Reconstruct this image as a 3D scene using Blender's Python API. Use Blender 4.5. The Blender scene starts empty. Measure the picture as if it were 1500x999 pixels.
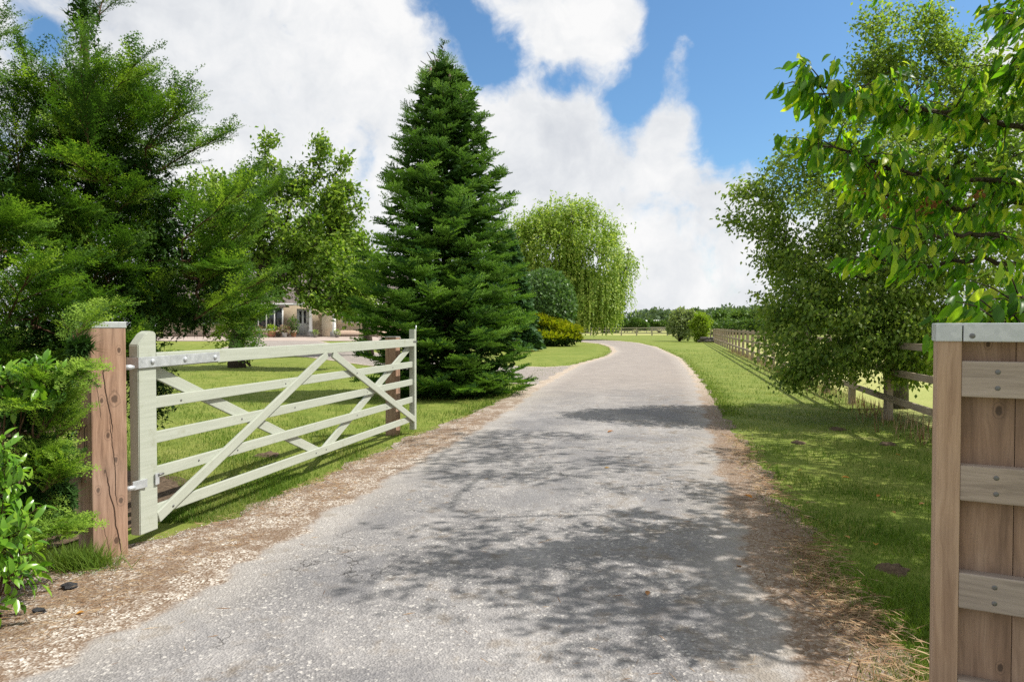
import bpy, bmesh, math, random
import numpy as np
from mathutils import Vector, Matrix

random.seed(11)
rng = np.random.default_rng(11)
S = bpy.context.scene
COL = S.collection
R = math.radians

# ------------------------------------------------------------------ node helper
class E:
    """a socket that can be used in arithmetic"""
    def __init__(s, nt, sock): s.nt, s.s = nt, sock
    def __add__(s, o): return op(s.nt, 'ADD', s, o)
    __radd__ = __add__
    def __sub__(s, o): return op(s.nt, 'SUBTRACT', s, o)
    def __rsub__(s, o): return op(s.nt, 'SUBTRACT', o, s)
    def __mul__(s, o): return op(s.nt, 'MULTIPLY', s, o)
    __rmul__ = __mul__
    def __truediv__(s, o): return op(s.nt, 'DIVIDE', s, o)

def put(nt, inp, v):
    if isinstance(v, E): nt.links.new(v.s, inp)
    elif v is not None: inp.default_value = v

def op(nt, kind, a, b=None, c=None, clamp=False):
    n = nt.nodes.new('ShaderNodeMath'); n.operation = kind; n.use_clamp = clamp
    put(nt, n.inputs[0], a)
    if b is not None: put(nt, n.inputs[1], b)
    if c is not None: put(nt, n.inputs[2], c)
    return E(nt, n.outputs[0])

def sstep(nt, x, lo, hi):
    n = nt.nodes.new('ShaderNodeMapRange'); n.interpolation_type = 'SMOOTHSTEP'
    put(nt, n.inputs[0], x); n.inputs[1].default_value = lo; n.inputs[2].default_value = hi
    return E(nt, n.outputs[0])

def lin(nt, x, lo, hi, a=0.0, b=1.0):
    n = nt.nodes.new('ShaderNodeMapRange')
    put(nt, n.inputs[0], x); n.inputs[1].default_value = lo; n.inputs[2].default_value = hi
    n.inputs[3].default_value = a; n.inputs[4].default_value = b
    return E(nt, n.outputs[0])

def c4(c): return (c[0], c[1], c[2], 1.0)

def mix(nt, f, a, b, mode='MIX'):
    n = nt.nodes.new('ShaderNodeMix'); n.data_type = 'RGBA'; n.blend_type = mode
    put(nt, n.inputs[0], f)
    put(nt, n.inputs[6], c4(a) if isinstance(a, tuple) else a)
    put(nt, n.inputs[7], c4(b) if isinstance(b, tuple) else b)
    return E(nt, n.outputs[2])

def noise(nt, vec, scale, detail=4, rough=.55, dist=0.0):
    n = nt.nodes.new('ShaderNodeTexNoise'); n.normalize = True
    if vec is not None: nt.links.new(vec.s, n.inputs['Vector'])
    n.inputs['Scale'].default_value = scale; n.inputs['Detail'].default_value = detail
    n.inputs['Roughness'].default_value = rough; n.inputs['Distortion'].default_value = dist
    return E(nt, n.outputs[0])

def noise_col(nt, vec, scale, detail=2):
    n = nt.nodes.new('ShaderNodeTexNoise')
    nt.links.new(vec.s, n.inputs['Vector'])
    n.inputs['Scale'].default_value = scale; n.inputs['Detail'].default_value = detail
    return E(nt, n.outputs[1])

def voro(nt, vec, scale, feature='F1', out=0):
    n = nt.nodes.new('ShaderNodeTexVoronoi'); n.feature = feature
    nt.links.new(vec.s, n.inputs['Vector']); n.inputs['Scale'].default_value = scale
    return E(nt, n.outputs[out])

def ramp(nt, f, stops):
    n = nt.nodes.new('ShaderNodeValToRGB'); e = n.color_ramp.elements
    while len(e) < len(stops): e.new(0.5)
    for k, (p, c) in enumerate(stops):
        e[k].position = p; e[k].color = c4(c)
    put(nt, n.inputs[0], f)
    return E(nt, n.outputs[0])

def vec3(nt, x, y, z):
    n = nt.nodes.new('ShaderNodeCombineXYZ')
    for i, v in enumerate((x, y, z)): put(nt, n.inputs[i], v)
    return E(nt, n.outputs[0])

def sep(nt, v):
    n = nt.nodes.new('ShaderNodeSeparateXYZ'); nt.links.new(v.s, n.inputs[0])
    return [E(nt, n.outputs[i]) for i in range(3)]

def vadd(nt, a, b, kind='ADD'):
    n = nt.nodes.new('ShaderNodeVectorMath'); n.operation = kind
    for i, v in enumerate((a, b)):
        if isinstance(v, E): nt.links.new(v.s, n.inputs[i])
        else: n.inputs[i].default_value = v
    return E(nt, n.outputs[1] if kind == 'DOT_PRODUCT' else n.outputs[0])

def vscale(nt, a, k):
    n = nt.nodes.new('ShaderNodeVectorMath'); n.operation = 'SCALE'
    nt.links.new(a.s, n.inputs[0]); put(nt, n.inputs['Scale'], k)
    return E(nt, n.outputs[0])

def tcoord(nt, which='Object'):
    return E(nt, nt.nodes.new('ShaderNodeTexCoord').outputs[which])

def attr(nt, name):
    n = nt.nodes.new('ShaderNodeAttribute'); n.attribute_name = name
    return E(nt, n.outputs['Fac'])

def objrand(nt): return E(nt, nt.nodes.new('ShaderNodeObjectInfo').outputs['Random'])

def new_mat(name):
    m = bpy.data.materials.new(name); m.use_nodes = True
    nt = m.node_tree; nt.nodes.clear()
    return m, nt

def surface(nt, color, rough=.7, spec=.3, metal=0.0, height=None, strength=.3, dist=.01, transl=None, tcol=None, coat=0):
    p = nt.nodes.new('ShaderNodeBsdfPrincipled')
    put(nt, p.inputs['Base Color'], c4(color) if isinstance(color, tuple) else color)
    put(nt, p.inputs['Roughness'], rough); p.inputs['Specular IOR Level'].default_value = spec
    p.inputs['Metallic'].default_value = metal
    if height is not None:
        b = nt.nodes.new('ShaderNodeBump'); b.inputs['Strength'].default_value = strength
        b.inputs['Distance'].default_value = dist
        nt.links.new(height.s, b.inputs['Height']); nt.links.new(b.outputs[0], p.inputs['Normal'])
    out = nt.nodes.new('ShaderNodeOutputMaterial')
    if transl:
        t = nt.nodes.new('ShaderNodeBsdfTranslucent')
        put(nt, t.inputs['Color'], tcol if tcol is not None else color)
        mx = nt.nodes.new('ShaderNodeMixShader'); mx.inputs[0].default_value = transl
        nt.links.new(p.outputs[0], mx.inputs[1]); nt.links.new(t.outputs[0], mx.inputs[2])
        nt.links.new(mx.outputs[0], out.inputs[0])
    else:
        nt.links.new(p.outputs[0], out.inputs[0])

# ------------------------------------------------------------------ camera
CAM_H = 1.45
cam = bpy.data.cameras.new('camera'); cam.sensor_width = 36; cam.lens = 24.0
cam.clip_start = .05; cam.clip_end = 6000
co = bpy.data.objects.new('camera', cam); COL.objects.link(co)
co.location = (0, 0, CAM_H); co.rotation_euler = (R(90 - 1.23), 0, 0)
S.camera = co
S.cycles.max_bounces = 6; S.cycles.diffuse_bounces = 4; S.cycles.glossy_bounces = 2
S.cycles.transmission_bounces = 4; S.cycles.transparent_max_bounces = 4
S.cycles.use_denoising = False
S.view_settings.view_transform = 'Standard'; S.view_settings.look = 'None'
S.view_settings.exposure = 0.48; S.view_settings.gamma = 1; S.view_settings.use_curve_mapping = False

def spot(px, py, d):
    """the place seen at pixel px,py of the 1500 x 999 photograph, d metres ahead"""
    return Vector(((px - 750) / 1000 * d, d, CAM_H - (py - 478) / 1000 * d))

# ------------------------------------------------------------------ light: one sun, sky with clouds
SUN_EL = R(53); SUN_DIR = Vector((math.cos(SUN_EL) * .995, math.cos(SUN_EL) * .10, math.sin(SUN_EL))).normalized()
sl = bpy.data.lights.new('sun', 'SUN'); sl.energy = 4.8; sl.angle = R(.53); sl.color = (1, .95, .87)
so = bpy.data.objects.new('sun', sl); COL.objects.link(so); so.location = (30, 0, 40)
so.rotation_euler = (-SUN_DIR).to_track_quat('-Z', 'Y').to_euler()

W = bpy.data.worlds.new('World'); S.world = W; W.use_nodes = True
nt = W.node_tree; nt.nodes.clear()
sky = nt.nodes.new('ShaderNodeTexSky'); sky.sky_type = 'NISHITA'; sky.sun_disc = False
sky.sun_elevation = SUN_EL; sky.sun_rotation = math.atan2(SUN_DIR.x, SUN_DIR.y)
sky.air_density = 1.1; sky.dust_density = .6; sky.ozone_density = 2.5
skyc = E(nt, sky.outputs[0])
d = tcoord(nt, 'Generated')
warp = vadd(nt, vscale(nt, vadd(nt, noise_col(nt, d, 3.0, 2), (-.5, -.5, -.5)), .06), vscale(nt, vadd(nt, noise_col(nt, d, 11.0, 6), (-.5, -.5, -.5)), .075))
dw = vadd(nt, d, warp)
_n = nt.nodes.new('ShaderNodeVectorMath'); _n.operation = 'NORMALIZE'; nt.links.new(dw.s, _n.inputs[0]); dn = E(nt, _n.outputs[0])
# clouds (+) and gaps (-): where they lie (as seen in the photograph), size, weight
blobs = [(1090, 110, 125, -1.5), (1180, 215, 70, -.8), (1230, 30, 130, -1.2), (680, 45, 66, -1.1), (745, 100, 45, -1.7), (830, 118, 34, -1.6), (640, 15, 30, -.6),
         (960, 25, 60, -1.2), (920, 155, 55, -1.3), (990, 130, 40, -.7), (940, 215, 28, -.9), (1045, 215, 42, -1.1), (1330, 60, 160, -.8), (1100, 290, 30, -.3),
         (62, 55, 30, -1.5), (180, 70, 90, .5), (330, 120, 150, .35), (690, 110, 25, -.6),
         (770, 52, 40, 1.1), (885, 48, 44, 1.35), (820, 62, 35, .6), (1010, 72, 20, .95), (1000, 108, 24, 1.15), (985, 145, 30, 1.15), (975, 190, 34, 1.2), (965, 235, 40, 1.0),
         (810, 190, 90, 1.0), (690, 170, 70, .6), (880, 230, 45, .5), (1090, 300, 60, .9), (1010, 260, 40, .5), (560, 60, 90, .7), (1490, 130, 60, .9)]
cov = None
for px, py, r, a in blobs:
    v = Vector(((px - 750) / 1000, 1, -(py - 478) / 1000)).normalized()
    k = 2 / (r / 1000) ** 2
    g = op(nt, 'EXPONENT', (vadd(nt, dn, tuple(v), 'DOT_PRODUCT') - 1.0) * k) * a
    cov = g if cov is None else cov + g
nA = noise(nt, dw, 2.6, 3, .5) - .5
nB = noise(nt, vadd(nt, d, warp), 9.0, 9, .62, .3) - .5
nC = noise(nt, d, 26.0, 6, .6, .4) - .5
up = sep(nt, d)[2]
cov = cov * .74 + .56 + (1.0 - sstep(nt, up, .0, .22)) * .35 + nA * .6 + nB * 1.9 + nC * 1.0
mask = sstep(nt, cov, -.22, .66)
shade = noise(nt, vadd(nt, dw, (0, 0, -.05)), 4.2, 6, .55)
shade2 = noise(nt, dw, 13.0, 5, .6)
cc = ramp(nt, shade * .62 + shade2 * .38, [(.37, (.70, .73, .78)), (.48, (.86, .88, .905)), (.58, (1.0, 1.0, 1.0))])
skyb = mix(nt, 1.0, skyc, (.68, .92, 1.05), 'MULTIPLY')
bg1 = nt.nodes.new('ShaderNodeBackground'); nt.links.new(skyb.s, bg1.inputs[0]); bg1.inputs[1].default_value = .10
bg2 = nt.nodes.new('ShaderNodeBackground'); nt.links.new(cc.s, bg2.inputs[0]); bg2.inputs[1].default_value = .69
mx = nt.nodes.new('ShaderNodeMixShader'); nt.links.new(mask.s, mx.inputs[0])
nt.links.new(bg1.outputs[0], mx.inputs[1]); nt.links.new(bg2.outputs[0], mx.inputs[2])
wo = nt.nodes.new('ShaderNodeOutputWorld'); nt.links.new(mx.outputs[0], wo.inputs[0])

# ------------------------------------------------------------------ objects: names, labels, parents
WM = {}                                                     # world matrices by object name
def thing(name, label, cat, loc, group=None):
    o = bpy.data.objects.new(name, None); COL.objects.link(o); o.location = loc
    o.empty_display_size = .1
    o['label'] = label; o['category'] = cat
    if group: o['group'] = group
    WM[o.name] = Matrix.Translation(Vector(loc))
    return o

def place(o, parent, world=None):
    world = world or Matrix.Identity(4)
    COL.objects.link(o)
    if parent is not None:
        o.parent = parent; o.matrix_basis = WM[parent.name].inverted() @ world
    else: o.matrix_basis = world
    WM[o.name] = world.copy()
    return o

def mesh_np(name, V, T, mats=None, attrs=None, smooth=False, mi=None):
    me = bpy.data.meshes.new(name)
    V = np.ascontiguousarray(V, dtype=np.float32); T = np.ascontiguousarray(T, dtype=np.int32)
    n, k = T.shape
    me.vertices.add(len(V)); me.vertices.foreach_set('co', V.ravel())
    me.loops.add(n * k); me.loops.foreach_set('vertex_index', T.ravel())
    me.polygons.add(n); me.polygons.foreach_set('loop_start', np.arange(0, n * k, k, dtype=np.int32))
    if smooth: me.polygons.foreach_set('use_smooth', np.ones(n, dtype=bool))
    if mi is not None: me.polygons.foreach_set('material_index', np.asarray(mi, dtype=np.int32))
    me.update(calc_edges=True)
    for an, av in (attrs or {}).items():
        a = me.attributes.new(an, 'FLOAT', 'POINT'); a.data.foreach_set('value', np.ascontiguousarray(av, dtype=np.float32))
    for m in (mats if isinstance(mats, (list, tuple)) else [mats]):
        if m is not None: me.materials.append(m)
    return me

class MB:
    """collects triangles; built as ONE mesh object"""
    def __init__(s): s.V, s.T, s.A, s.M, s.n = [], [], [], [], 0
    def add(s, V, T, rnd=None, mi=0):
        V = np.asarray(V, dtype=np.float64).reshape(-1, 3); T = np.asarray(T).reshape(-1, 3)
        s.V.append(V); s.T.append(T + s.n); s.n += len(V)
        s.A.append(np.full(len(V), rng.random()) if rnd is None else np.broadcast_to(rnd, (len(V),)))
        s.M.append(np.full(len(T), mi))
        return s
    def ntri(s): return sum(len(t) for t in s.T)
    def build(s, name, mats, parent=None, kind=None, smooth=False):
        V = np.concatenate(s.V); loc = WM[parent.name].translation if parent is not None else Vector((0, 0, 0))
        Wd = Matrix.Translation(loc)
        me = mesh_np(name, V - np.array(loc), np.concatenate(s.T), mats, {'rnd': np.concatenate(s.A)}, smooth, np.concatenate(s.M))
        o = bpy.data.objects.new(name, me); place(o, parent, Wd)
        if kind: o['kind'] = kind
        return o

def quads(Q):
    Q = np.asarray(Q); return np.concatenate([Q[:, [0, 1, 2]], Q[:, [0, 2, 3]]])

def box_np(c, s, rot=None):
    x, y, z = np.array(s) / 2
    V = np.array([(-x, -y, -z), (x, -y, -z), (x, y, -z), (-x, y, -z), (-x, -y, z), (x, -y, z), (x, y, z), (-x, y, z)])
    if rot is not None: V = V @ np.array(rot).T
    return V + np.array(c), quads([(0, 3, 2, 1), (4, 5, 6, 7), (0, 1, 5, 4), (1, 2, 6, 5), (2, 3, 7, 6), (3, 0, 4, 7)])

def tube_np(P, rad, sides=6, cap=True):
    P = np.asarray(P, dtype=float); n = len(P); rad = np.broadcast_to(rad, (n,))
    t = np.gradient(P, axis=0); t /= np.linalg.norm(t, axis=1)[:, None] + 1e-9
    ref = np.array([0, 0, 1.]) if abs(t[0][2]) < .9 else np.array([1., 0, 0])
    u = np.cross(t, ref); u /= np.linalg.norm(u, axis=1)[:, None] + 1e-9
    w = np.cross(t, u)
    a = np.linspace(0, 2 * np.pi, sides, endpoint=False)
    V = P[:, None] + rad[:, None, None] * (np.cos(a)[None, :, None] * u[:, None] + np.sin(a)[None, :, None] * w[:, None])
    V = V.reshape(-1, 3); Q = []
    for i in range(n - 1):
        for j in range(sides):
            k = (j + 1) % sides
            Q.append((i * sides + j, i * sides + k, (i + 1) * sides + k, (i + 1) * sides + j))
    T = quads(Q)
    if cap:
        V = np.vstack([V, P[0], P[-1]]); b = n * sides
        T = np.vstack([T, [(b, (j + 1) % sides, j) for j in range(sides)], [(b + 1, (n - 1) * sides + j, (n - 1) * sides + (j + 1) % sides) for j in range(sides)]])
    return V, T

def lathe_np(prof, c, sides=20):
    a = np.linspace(0, 2 * np.pi, sides, endpoint=False); n = len(prof)
    V = np.array([(r * math.cos(t) + c[0], r * math.sin(t) + c[1], z + c[2]) for r, z in prof for t in a])
    return V, quads([(i * sides + j, i * sides + (j + 1) % sides, (i + 1) * sides + (j + 1) % sides, (i + 1) * sides + j) for i in range(n - 1) for j in range(sides)])

def unit(v): return v / (np.linalg.norm(v, axis=-1, keepdims=True) + 1e-9)

def frames(fwd, upv=None, roll=0.0):
    """n rotation matrices whose y axis is fwd and whose z axis leans to upv"""
    f = unit(np.asarray(fwd, dtype=float)); n = len(f)
    upv = np.broadcast_to(np.array([0, 0, 1.]) if upv is None else upv, (n, 3)) + rng.normal(0, .02, (n, 3))
    x = unit(np.cross(f, upv)); z = np.cross(x, f)
    if roll:
        a = rng.normal(0, roll, n)[:, None]
        x, z = x * np.cos(a) + z * np.sin(a), z * np.cos(a) - x * np.sin(a)
    return np.stack([x, f, z], axis=2)

def scatter(mb, tmpl, P, F, sc, rnd=None, mi=0):
    V, T = tmpl; n = len(P); P = np.asarray(P, dtype=float)
    sc = np.broadcast_to(sc, (n,))
    A = np.einsum('nij,vj->nvi', F, V) * sc[:, None, None] + P[:, None]
    TT = T[None] + (np.arange(n) * len(V))[:, None, None]
    r = rng.random(n) if rnd is None else np.asarray(rnd)
    mb.add(A.reshape(-1, 3), TT.reshape(-1, 3), np.repeat(r, len(V)), mi)

# ------------------------------------------------------------------ materials
def foliage_mat(name, cols, transl=.3, rough=.5, spec=.25, tint=(1.25, 1.35, .55)):
    m, nt = new_mat(name)
    r = op(nt, 'FRACT', attr(nt, 'rnd') + objrand(nt))
    n = len(cols)
    base = ramp(nt, r, [(i / max(n - 1, 1), c) for i, c in enumerate(cols)])
    tc = mix(nt, 1.0, base, tint, 'MULTIPLY')
    surface(nt, base, rough, spec, transl=transl, tcol=tc)
    return m

M = {}
M['yew'] = foliage_mat('yew_needles', [(.042, .1, .018), (.085, .175, .024), (.17, .29, .038), (.29, .43, .058)], .44, .55, .15)
M['fir'] = foliage_mat('fir_needles', [(.03, .088, .018), (.055, .14, .022), (.11, .23, .032), (.2, .35, .05)], .28, .6, .15)
M['spruce'] = foliage_mat('spruce_needles', [(.035, .085, .03), (.05, .115, .04), (.07, .15, .05)], .2, .6, .25)
M['apple'] = foliage_mat('apple_leaves', [(.075, .145, .022), (.125, .215, .03), (.195, .3, .046), (.3, .4, .08)], .45, .5, .25)
M['birch'] = foliage_mat('birch_leaves', [(.07, .13, .028), (.115, .195, .038), (.19, .285, .056), (.33, .4, .09)], .52, .5, .28)
M['cherry'] = foliage_mat('cherry_leaves', [(.05, .125, .016), (.075, .18, .018), (.115, .25, .022), (.18, .33, .028), (.34, .46, .04), (.5, .5, .07)], .54, .42, .32, (1.45, 1.75, .4))
M['willow'] = foliage_mat('willow_leaves', [(.17, .275, .035), (.25, .36, .045), (.35, .45, .068), (.46, .53, .12)], .42, .55, .3)
M['holly'] = foliage_mat('round_shrub_leaves', [(.055, .12, .03), (.09, .175, .045), (.17, .27, .1)], .25, .45, .3)
M['gold'] = foliage_mat('golden_sprays', [(.14, .2, .012), (.3, .34, .015), (.42, .42, .02)], .25, .6, .2)
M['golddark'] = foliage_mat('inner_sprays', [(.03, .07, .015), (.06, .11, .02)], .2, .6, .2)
M['hedge'] = foliage_mat('hedge_leaves', [(.06, .12, .03), (.09, .165, .036), (.15, .23, .055)], .3, .6, .25)
M['wood_far'] = foliage_mat('haze_tinted_wood_leaves', [(.085, .13, .085), (.115, .17, .1), (.155, .215, .115)], .2, .8, .1)  # haze of distance put into paler, bluer leaf colours
M['limebush'] = foliage_mat('lime_bush_leaves', [(.16, .26, .02), (.24, .34, .03), (.32, .42, .05)], .35, .5, .3)
M['greybush'] = foliage_mat('grey_bush_leaves', [(.17, .23, .09), (.25, .31, .13), (.34, .39, .19)], .35, .6, .25)
M['laurel'] = foliage_mat('laurel_leaves', [(.08, .2, .018), (.14, .3, .025), (.25, .42, .04)], .4, .28, .5)
M['yew_in'] = foliage_mat('inner_shade_needles', [(.024, .06, .013), (.04, .09, .018)], .15, .7, .1)  # old needle tone, darkened to give the crowns a shaded interior
M['ivy'] = foliage_mat('ivy_leaves', [(.07, .15, .04), (.2, .28, .1), (.42, .42, .22)], .3, .4, .4)
M['grass'] = foliage_mat('grass_blades', [(.07, .14, .016), (.105, .19, .022), (.16, .24, .036), (.3, .31, .11)], .35, .6, .18, (1.2, 1.2, .5))
M['straw'] = foliage_mat('dry_straw', [(.17, .09, .045), (.28, .17, .09), (.44, .33, .2), (.13, .07, .04)], .1, .8, .2, (1, 1, 1))
M['dryleaf'] = foliage_mat('dry_leaf', [(.5, .23, .03), (.4, .13, .03), (.55, .4, .06), (.28, .13, .05)], .25, .6, .3, (1, 1, .8))
M['deadleaf'] = foliage_mat('withered_leaves', [(.26, .11, .05), (.36, .17, .06), (.18, .07, .035)], .25, .7, .2, (1, 1, .8))
M['flower'] = foliage_mat('pink_flowers', [(.35, .15, .14), (.25, .2, .1), (.12, .2, .05), (.45, .3, .27)], .25, .6, .2, (1, 1, .8))
M['cone'] = foliage_mat('fir_cones', [(.2, .14, .12), (.27, .19, .17)], .0001, .8, .2)

def bark(name, a, b, sc=14):
    m, nt = new_mat(name); p = tcoord(nt)
    x, y, z = sep(nt, p)
    h = noise(nt, vec3(nt, x * 3.0, y * 3.0, z), sc, 6, .65, .6)
    surface(nt, mix(nt, sstep(nt, h, .3, .7), a, b), .9, .15, height=h, strength=.8, dist=.03)
    return m
M['bark'] = bark('brown_bark', (.035, .026, .02), (.1, .08, .06))
M['bark_red'] = bark('yew_bark', (.06, .035, .022), (.17, .1, .06), 20)
M['bark_grey'] = bark('grey_bark', (.07, .06, .055), (.2, .18, .16))

def timber_mat(name, light, mid, dark, grey=.0, axis=0, knots=None, cracks=None, stretch=.07, scale=38, grain=.8, l_off=0.0):
    """sawn timber, grain along the local axis; knots and drying checks at given places on the face"""
    m, nt = new_mat(name)
    p = vadd(nt, tcoord(nt), vscale(nt, vec3(nt, objrand(nt), objrand(nt) * 1.7, objrand(nt) * .6), 0.0 if knots else 9.0))
    x, y, z = sep(nt, p)
    L, A, B = [(x, y, z), (y, x, z), (z, x, y)][axis]
    if l_off: L = L + l_off
    wob = (noise(nt, vec3(nt, L * .9, A * 3.0, B * 3.0), 2.2, 3, .5) - .5) * .06
    knotm = None; disp = wob
    if knots:
        for ka, kl, kr in knots:
            dx = A - ka; dl = (L - kl) * .62
            r = op(nt, 'SQRT', dx * dx + dl * dl) + (noise(nt, p, 22, 3, .6) - .5) * (kr * .9)
            f = op(nt, 'EXPONENT', r * (-.8 / kr))
            disp = disp + dx * f * -.85
            rings = op(nt, 'SINE', r * (9.0 / kr)) * .5 + .5
            core = 1.0 - sstep(nt, r, kr * .35, kr * .62)
            ring = sstep(nt, rings, .75, 1.0) * (1.0 - sstep(nt, r, kr * .8, kr * 1.5))
            k = op(nt, 'MAXIMUM', core * .85, ring * .35)
            knotm = k if knotm is None else op(nt, 'MAXIMUM', knotm, k)
    g = noise(nt, vec3(nt, L * stretch, A + disp, B + wob), scale, 5, .6, .25)
    fine = noise(nt, vec3(nt, L * .03, A + disp, B), scale * 7, 3, .6)
    blot = noise(nt, p, 3.5, 4, .6)
    col = ramp(nt, g * grain + blot * (1 - grain), [(.28, dark), (.5, mid), (.72, light)])
    col = mix(nt, sstep(nt, fine, .35, .75) * .35, col, dark)
    if not knots:
        kv = voro(nt, vec3(nt, L * 1.7, A * 2.6, B * 1.0), 1.5)
        kk = 1.0 - sstep(nt, kv, .035, .07)
        halo = (1.0 - sstep(nt, kv, .06, .16)) * .4
        col = mix(nt, halo, col, mid); col = mix(nt, kk * .8, col, tuple(c * .45 for c in dark))
    else:
        col = mix(nt, knotm, col, tuple(c * .42 for c in dark))
    if grey:
        gm = sstep(nt, noise(nt, p, 2.0, 5, .6), .3, .75) * grey
        bw = mix(nt, g, (.2, .18, .165), (.42, .395, .37))
        col = mix(nt, gm, col, bw)
    h = g * .6 + fine * .4
    if cracks:
        cm = None
        for l0, l1, a0, a1, wdt, sd in cracks:
            t = (L - l0) * (1.0 / (l1 - l0))
            path = t * (a1 - a0) + a0 + (noise(nt, vec3(nt, L * 1.0, sd, 0.0), 4.0, 4, .6) - .5) * .055
            dd = op(nt, 'ABSOLUTE', A - path)
            inside = sstep(nt, t, 0.0, .25) * (1.0 - sstep(nt, t, .8, 1.0))
            wv = inside * wdt
            c_ = op(nt, 'LESS_THAN', dd, wv)
            cm = c_ if cm is None else op(nt, 'MAXIMUM', cm, c_)
        col = mix(nt, cm * .93, col, (.025, .014, .009)); h = h - cm * 3.0
    surface(nt, col, .82, .2, height=h, strength=.35, dist=.004)
    return m
POST_KNOTS = [(.030, 1.00, .036), (-.045, 1.0, .022), (-.01, .78, .022), (.035, .62, .024), (-.07, .45, .022), (.062, .36, .026), (.03, .12, .024), (-.03, .56, .014), (.06, 1.3, .022)]
M['post_wood'] = timber_mat('sawn_larch_post', (.47, .31, .22), (.345, .212, .145), (.155, .088, .057), 0.2, 2, POST_KNOTS,
    [(1.32, .75, -.055, .02, .0038, 1.0), (.92, .3, .0, .045, .0030, 4.0), (.62, -.02, -.035, .07, .0042, 9.0), (.3, .05, -.06, -.01, .0018, 17.0), (1.2, .85, -.075, -.05, .002, 23.0)], l_off=.525)
M['board_wood'] = timber_mat('cedar_boards', (.44, .305, .215), (.3, .192, .13), (.125, .077, .052), .2, 2, [(.03, .45, .018), (-.05, -.13, .011), (.045, -.36, .014), (-.03, .2, .008), (.0, .66, .012)], None, .09, 24)
M['batten_wood'] = timber_mat('weathered_batten', (.46, .385, .32), (.36, .295, .24), (.2, .16, .13), .35, 0, None, None, .04, 55)
M['jamb_wood'] = timber_mat('pale_post_wood', (.56, .4, .28), (.44, .3, .2), (.25, .155, .1), .2, 2, None, None, .05, 34)
M['fence_wood'] = timber_mat('fence_timber', (.46, .37, .265), (.34, .265, .19), (.18, .135, .095), .4, 0, None, None, .06, 40)
M['dark_rail'] = timber_mat('dark_old_rail', (.3, .22, .15), (.2, .14, .1), (.1, .07, .05), .3, 0, None, None, .06, 40)  # darker brown tone for the wing rails
M['far_rail'] = timber_mat('sunlit_far_rail', (.52, .46, .37), (.44, .385, .305), (.3, .26, .2), .3, 0)  # sunlit brightness put into the paler rail colour
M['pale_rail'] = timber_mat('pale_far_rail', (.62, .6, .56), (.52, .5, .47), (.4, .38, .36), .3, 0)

def paint_mat():
    m, nt = new_mat('sage_paint'); p = vadd(nt, tcoord(nt), vscale(nt, vec3(nt, objrand(nt), objrand(nt), objrand(nt)), 5.0))
    x, y, z = sep(nt, p)
    g = noise(nt, vec3(nt, x * .05, y, z), 60, 4, .6)
    w = noise(nt, p, 9, 6, .7)
    col = mix(nt, sstep(nt, g, .25, .75), (.345, .368, .308), (.405, .428, .365))
    col = mix(nt, sstep(nt, w, .56, .74) * .5, col, (.24, .25, .17))
    surface(nt, col, .5, .35, height=g + w * .4, strength=.15, dist=.002)
    return m
M['paint'] = paint_mat()

def galv_mat():
    m, nt = new_mat('galvanised_steel'); p = tcoord(nt)
    v = voro(nt, p, 55, 'F1', 1); s = noise(nt, p, 14, 5, .6)
    vv = sep(nt, v)[0]
    col = mix(nt, vv * .3 + s * .7, (.40, .425, .45), (.66, .68, .70))
    surface(nt, col, lin(nt, s, .3, .7, .38, .6), .5, .55, height=s, strength=.08, dist=.002)
    return m
M['galv'] = galv_mat()
m, nt = new_mat('dark_bolt'); surface(nt, (.17, .17, .17), .5, .5, .7); M['bolt'] = m

def plain(name, a, b, sc=12, rough=.8, spec=.25, bump=.2):
    m, nt = new_mat(name); p = tcoord(nt); n = noise(nt, p, sc, 5, .6)
    surface(nt, mix(nt, sstep(nt, n, .3, .7), a, b), rough, spec, height=n, strength=bump, dist=.01)
    return m
M['soil'] = plain('dark_soil_and_shade', (.06, .042, .028), (.15, .11, .075), 30, .95, .1, 1)  # soil; also colours the patches that stand in for shade
M['stone'] = plain('dark_stone', (.03, .03, .032), (.09, .09, .095), 20, .9, .2, 1)
M['white_frame'] = plain('white_frame_paint', (.7, .7, .68), (.8, .8, .78), 5, .4)
M['door_paint'] = plain('grey_door_paint', (.5, .52, .5), (.58, .6, .58), 5, .4)
M['render_wall'] = plain('cream_brick_wall', (.5, .41, .29), (.6, .5, .37), 3)
M['pale_wall'] = plain('pale_cream_wall', (.66, .57, .43), (.74, .66, .52), 3)
M['terracotta'] = plain('terracotta', (.42, .2, .13), (.52, .28, .19), 16)
M['glazed'] = plain('pale_glazed_pot', (.5, .52, .54), (.62, .64, .65), 9, .35)
M['greypot'] = plain('grey_stone_block', (.2, .19, .18), (.34, .32, .3), 14)
m, nt = new_mat('window_glass'); surface(nt, (.02, .025, .028), .06, .6); M['glass'] = m
m, nt = new_mat('curtain'); surface(nt, (.4, .38, .35), .9, .1); M['curtain'] = m

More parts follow.
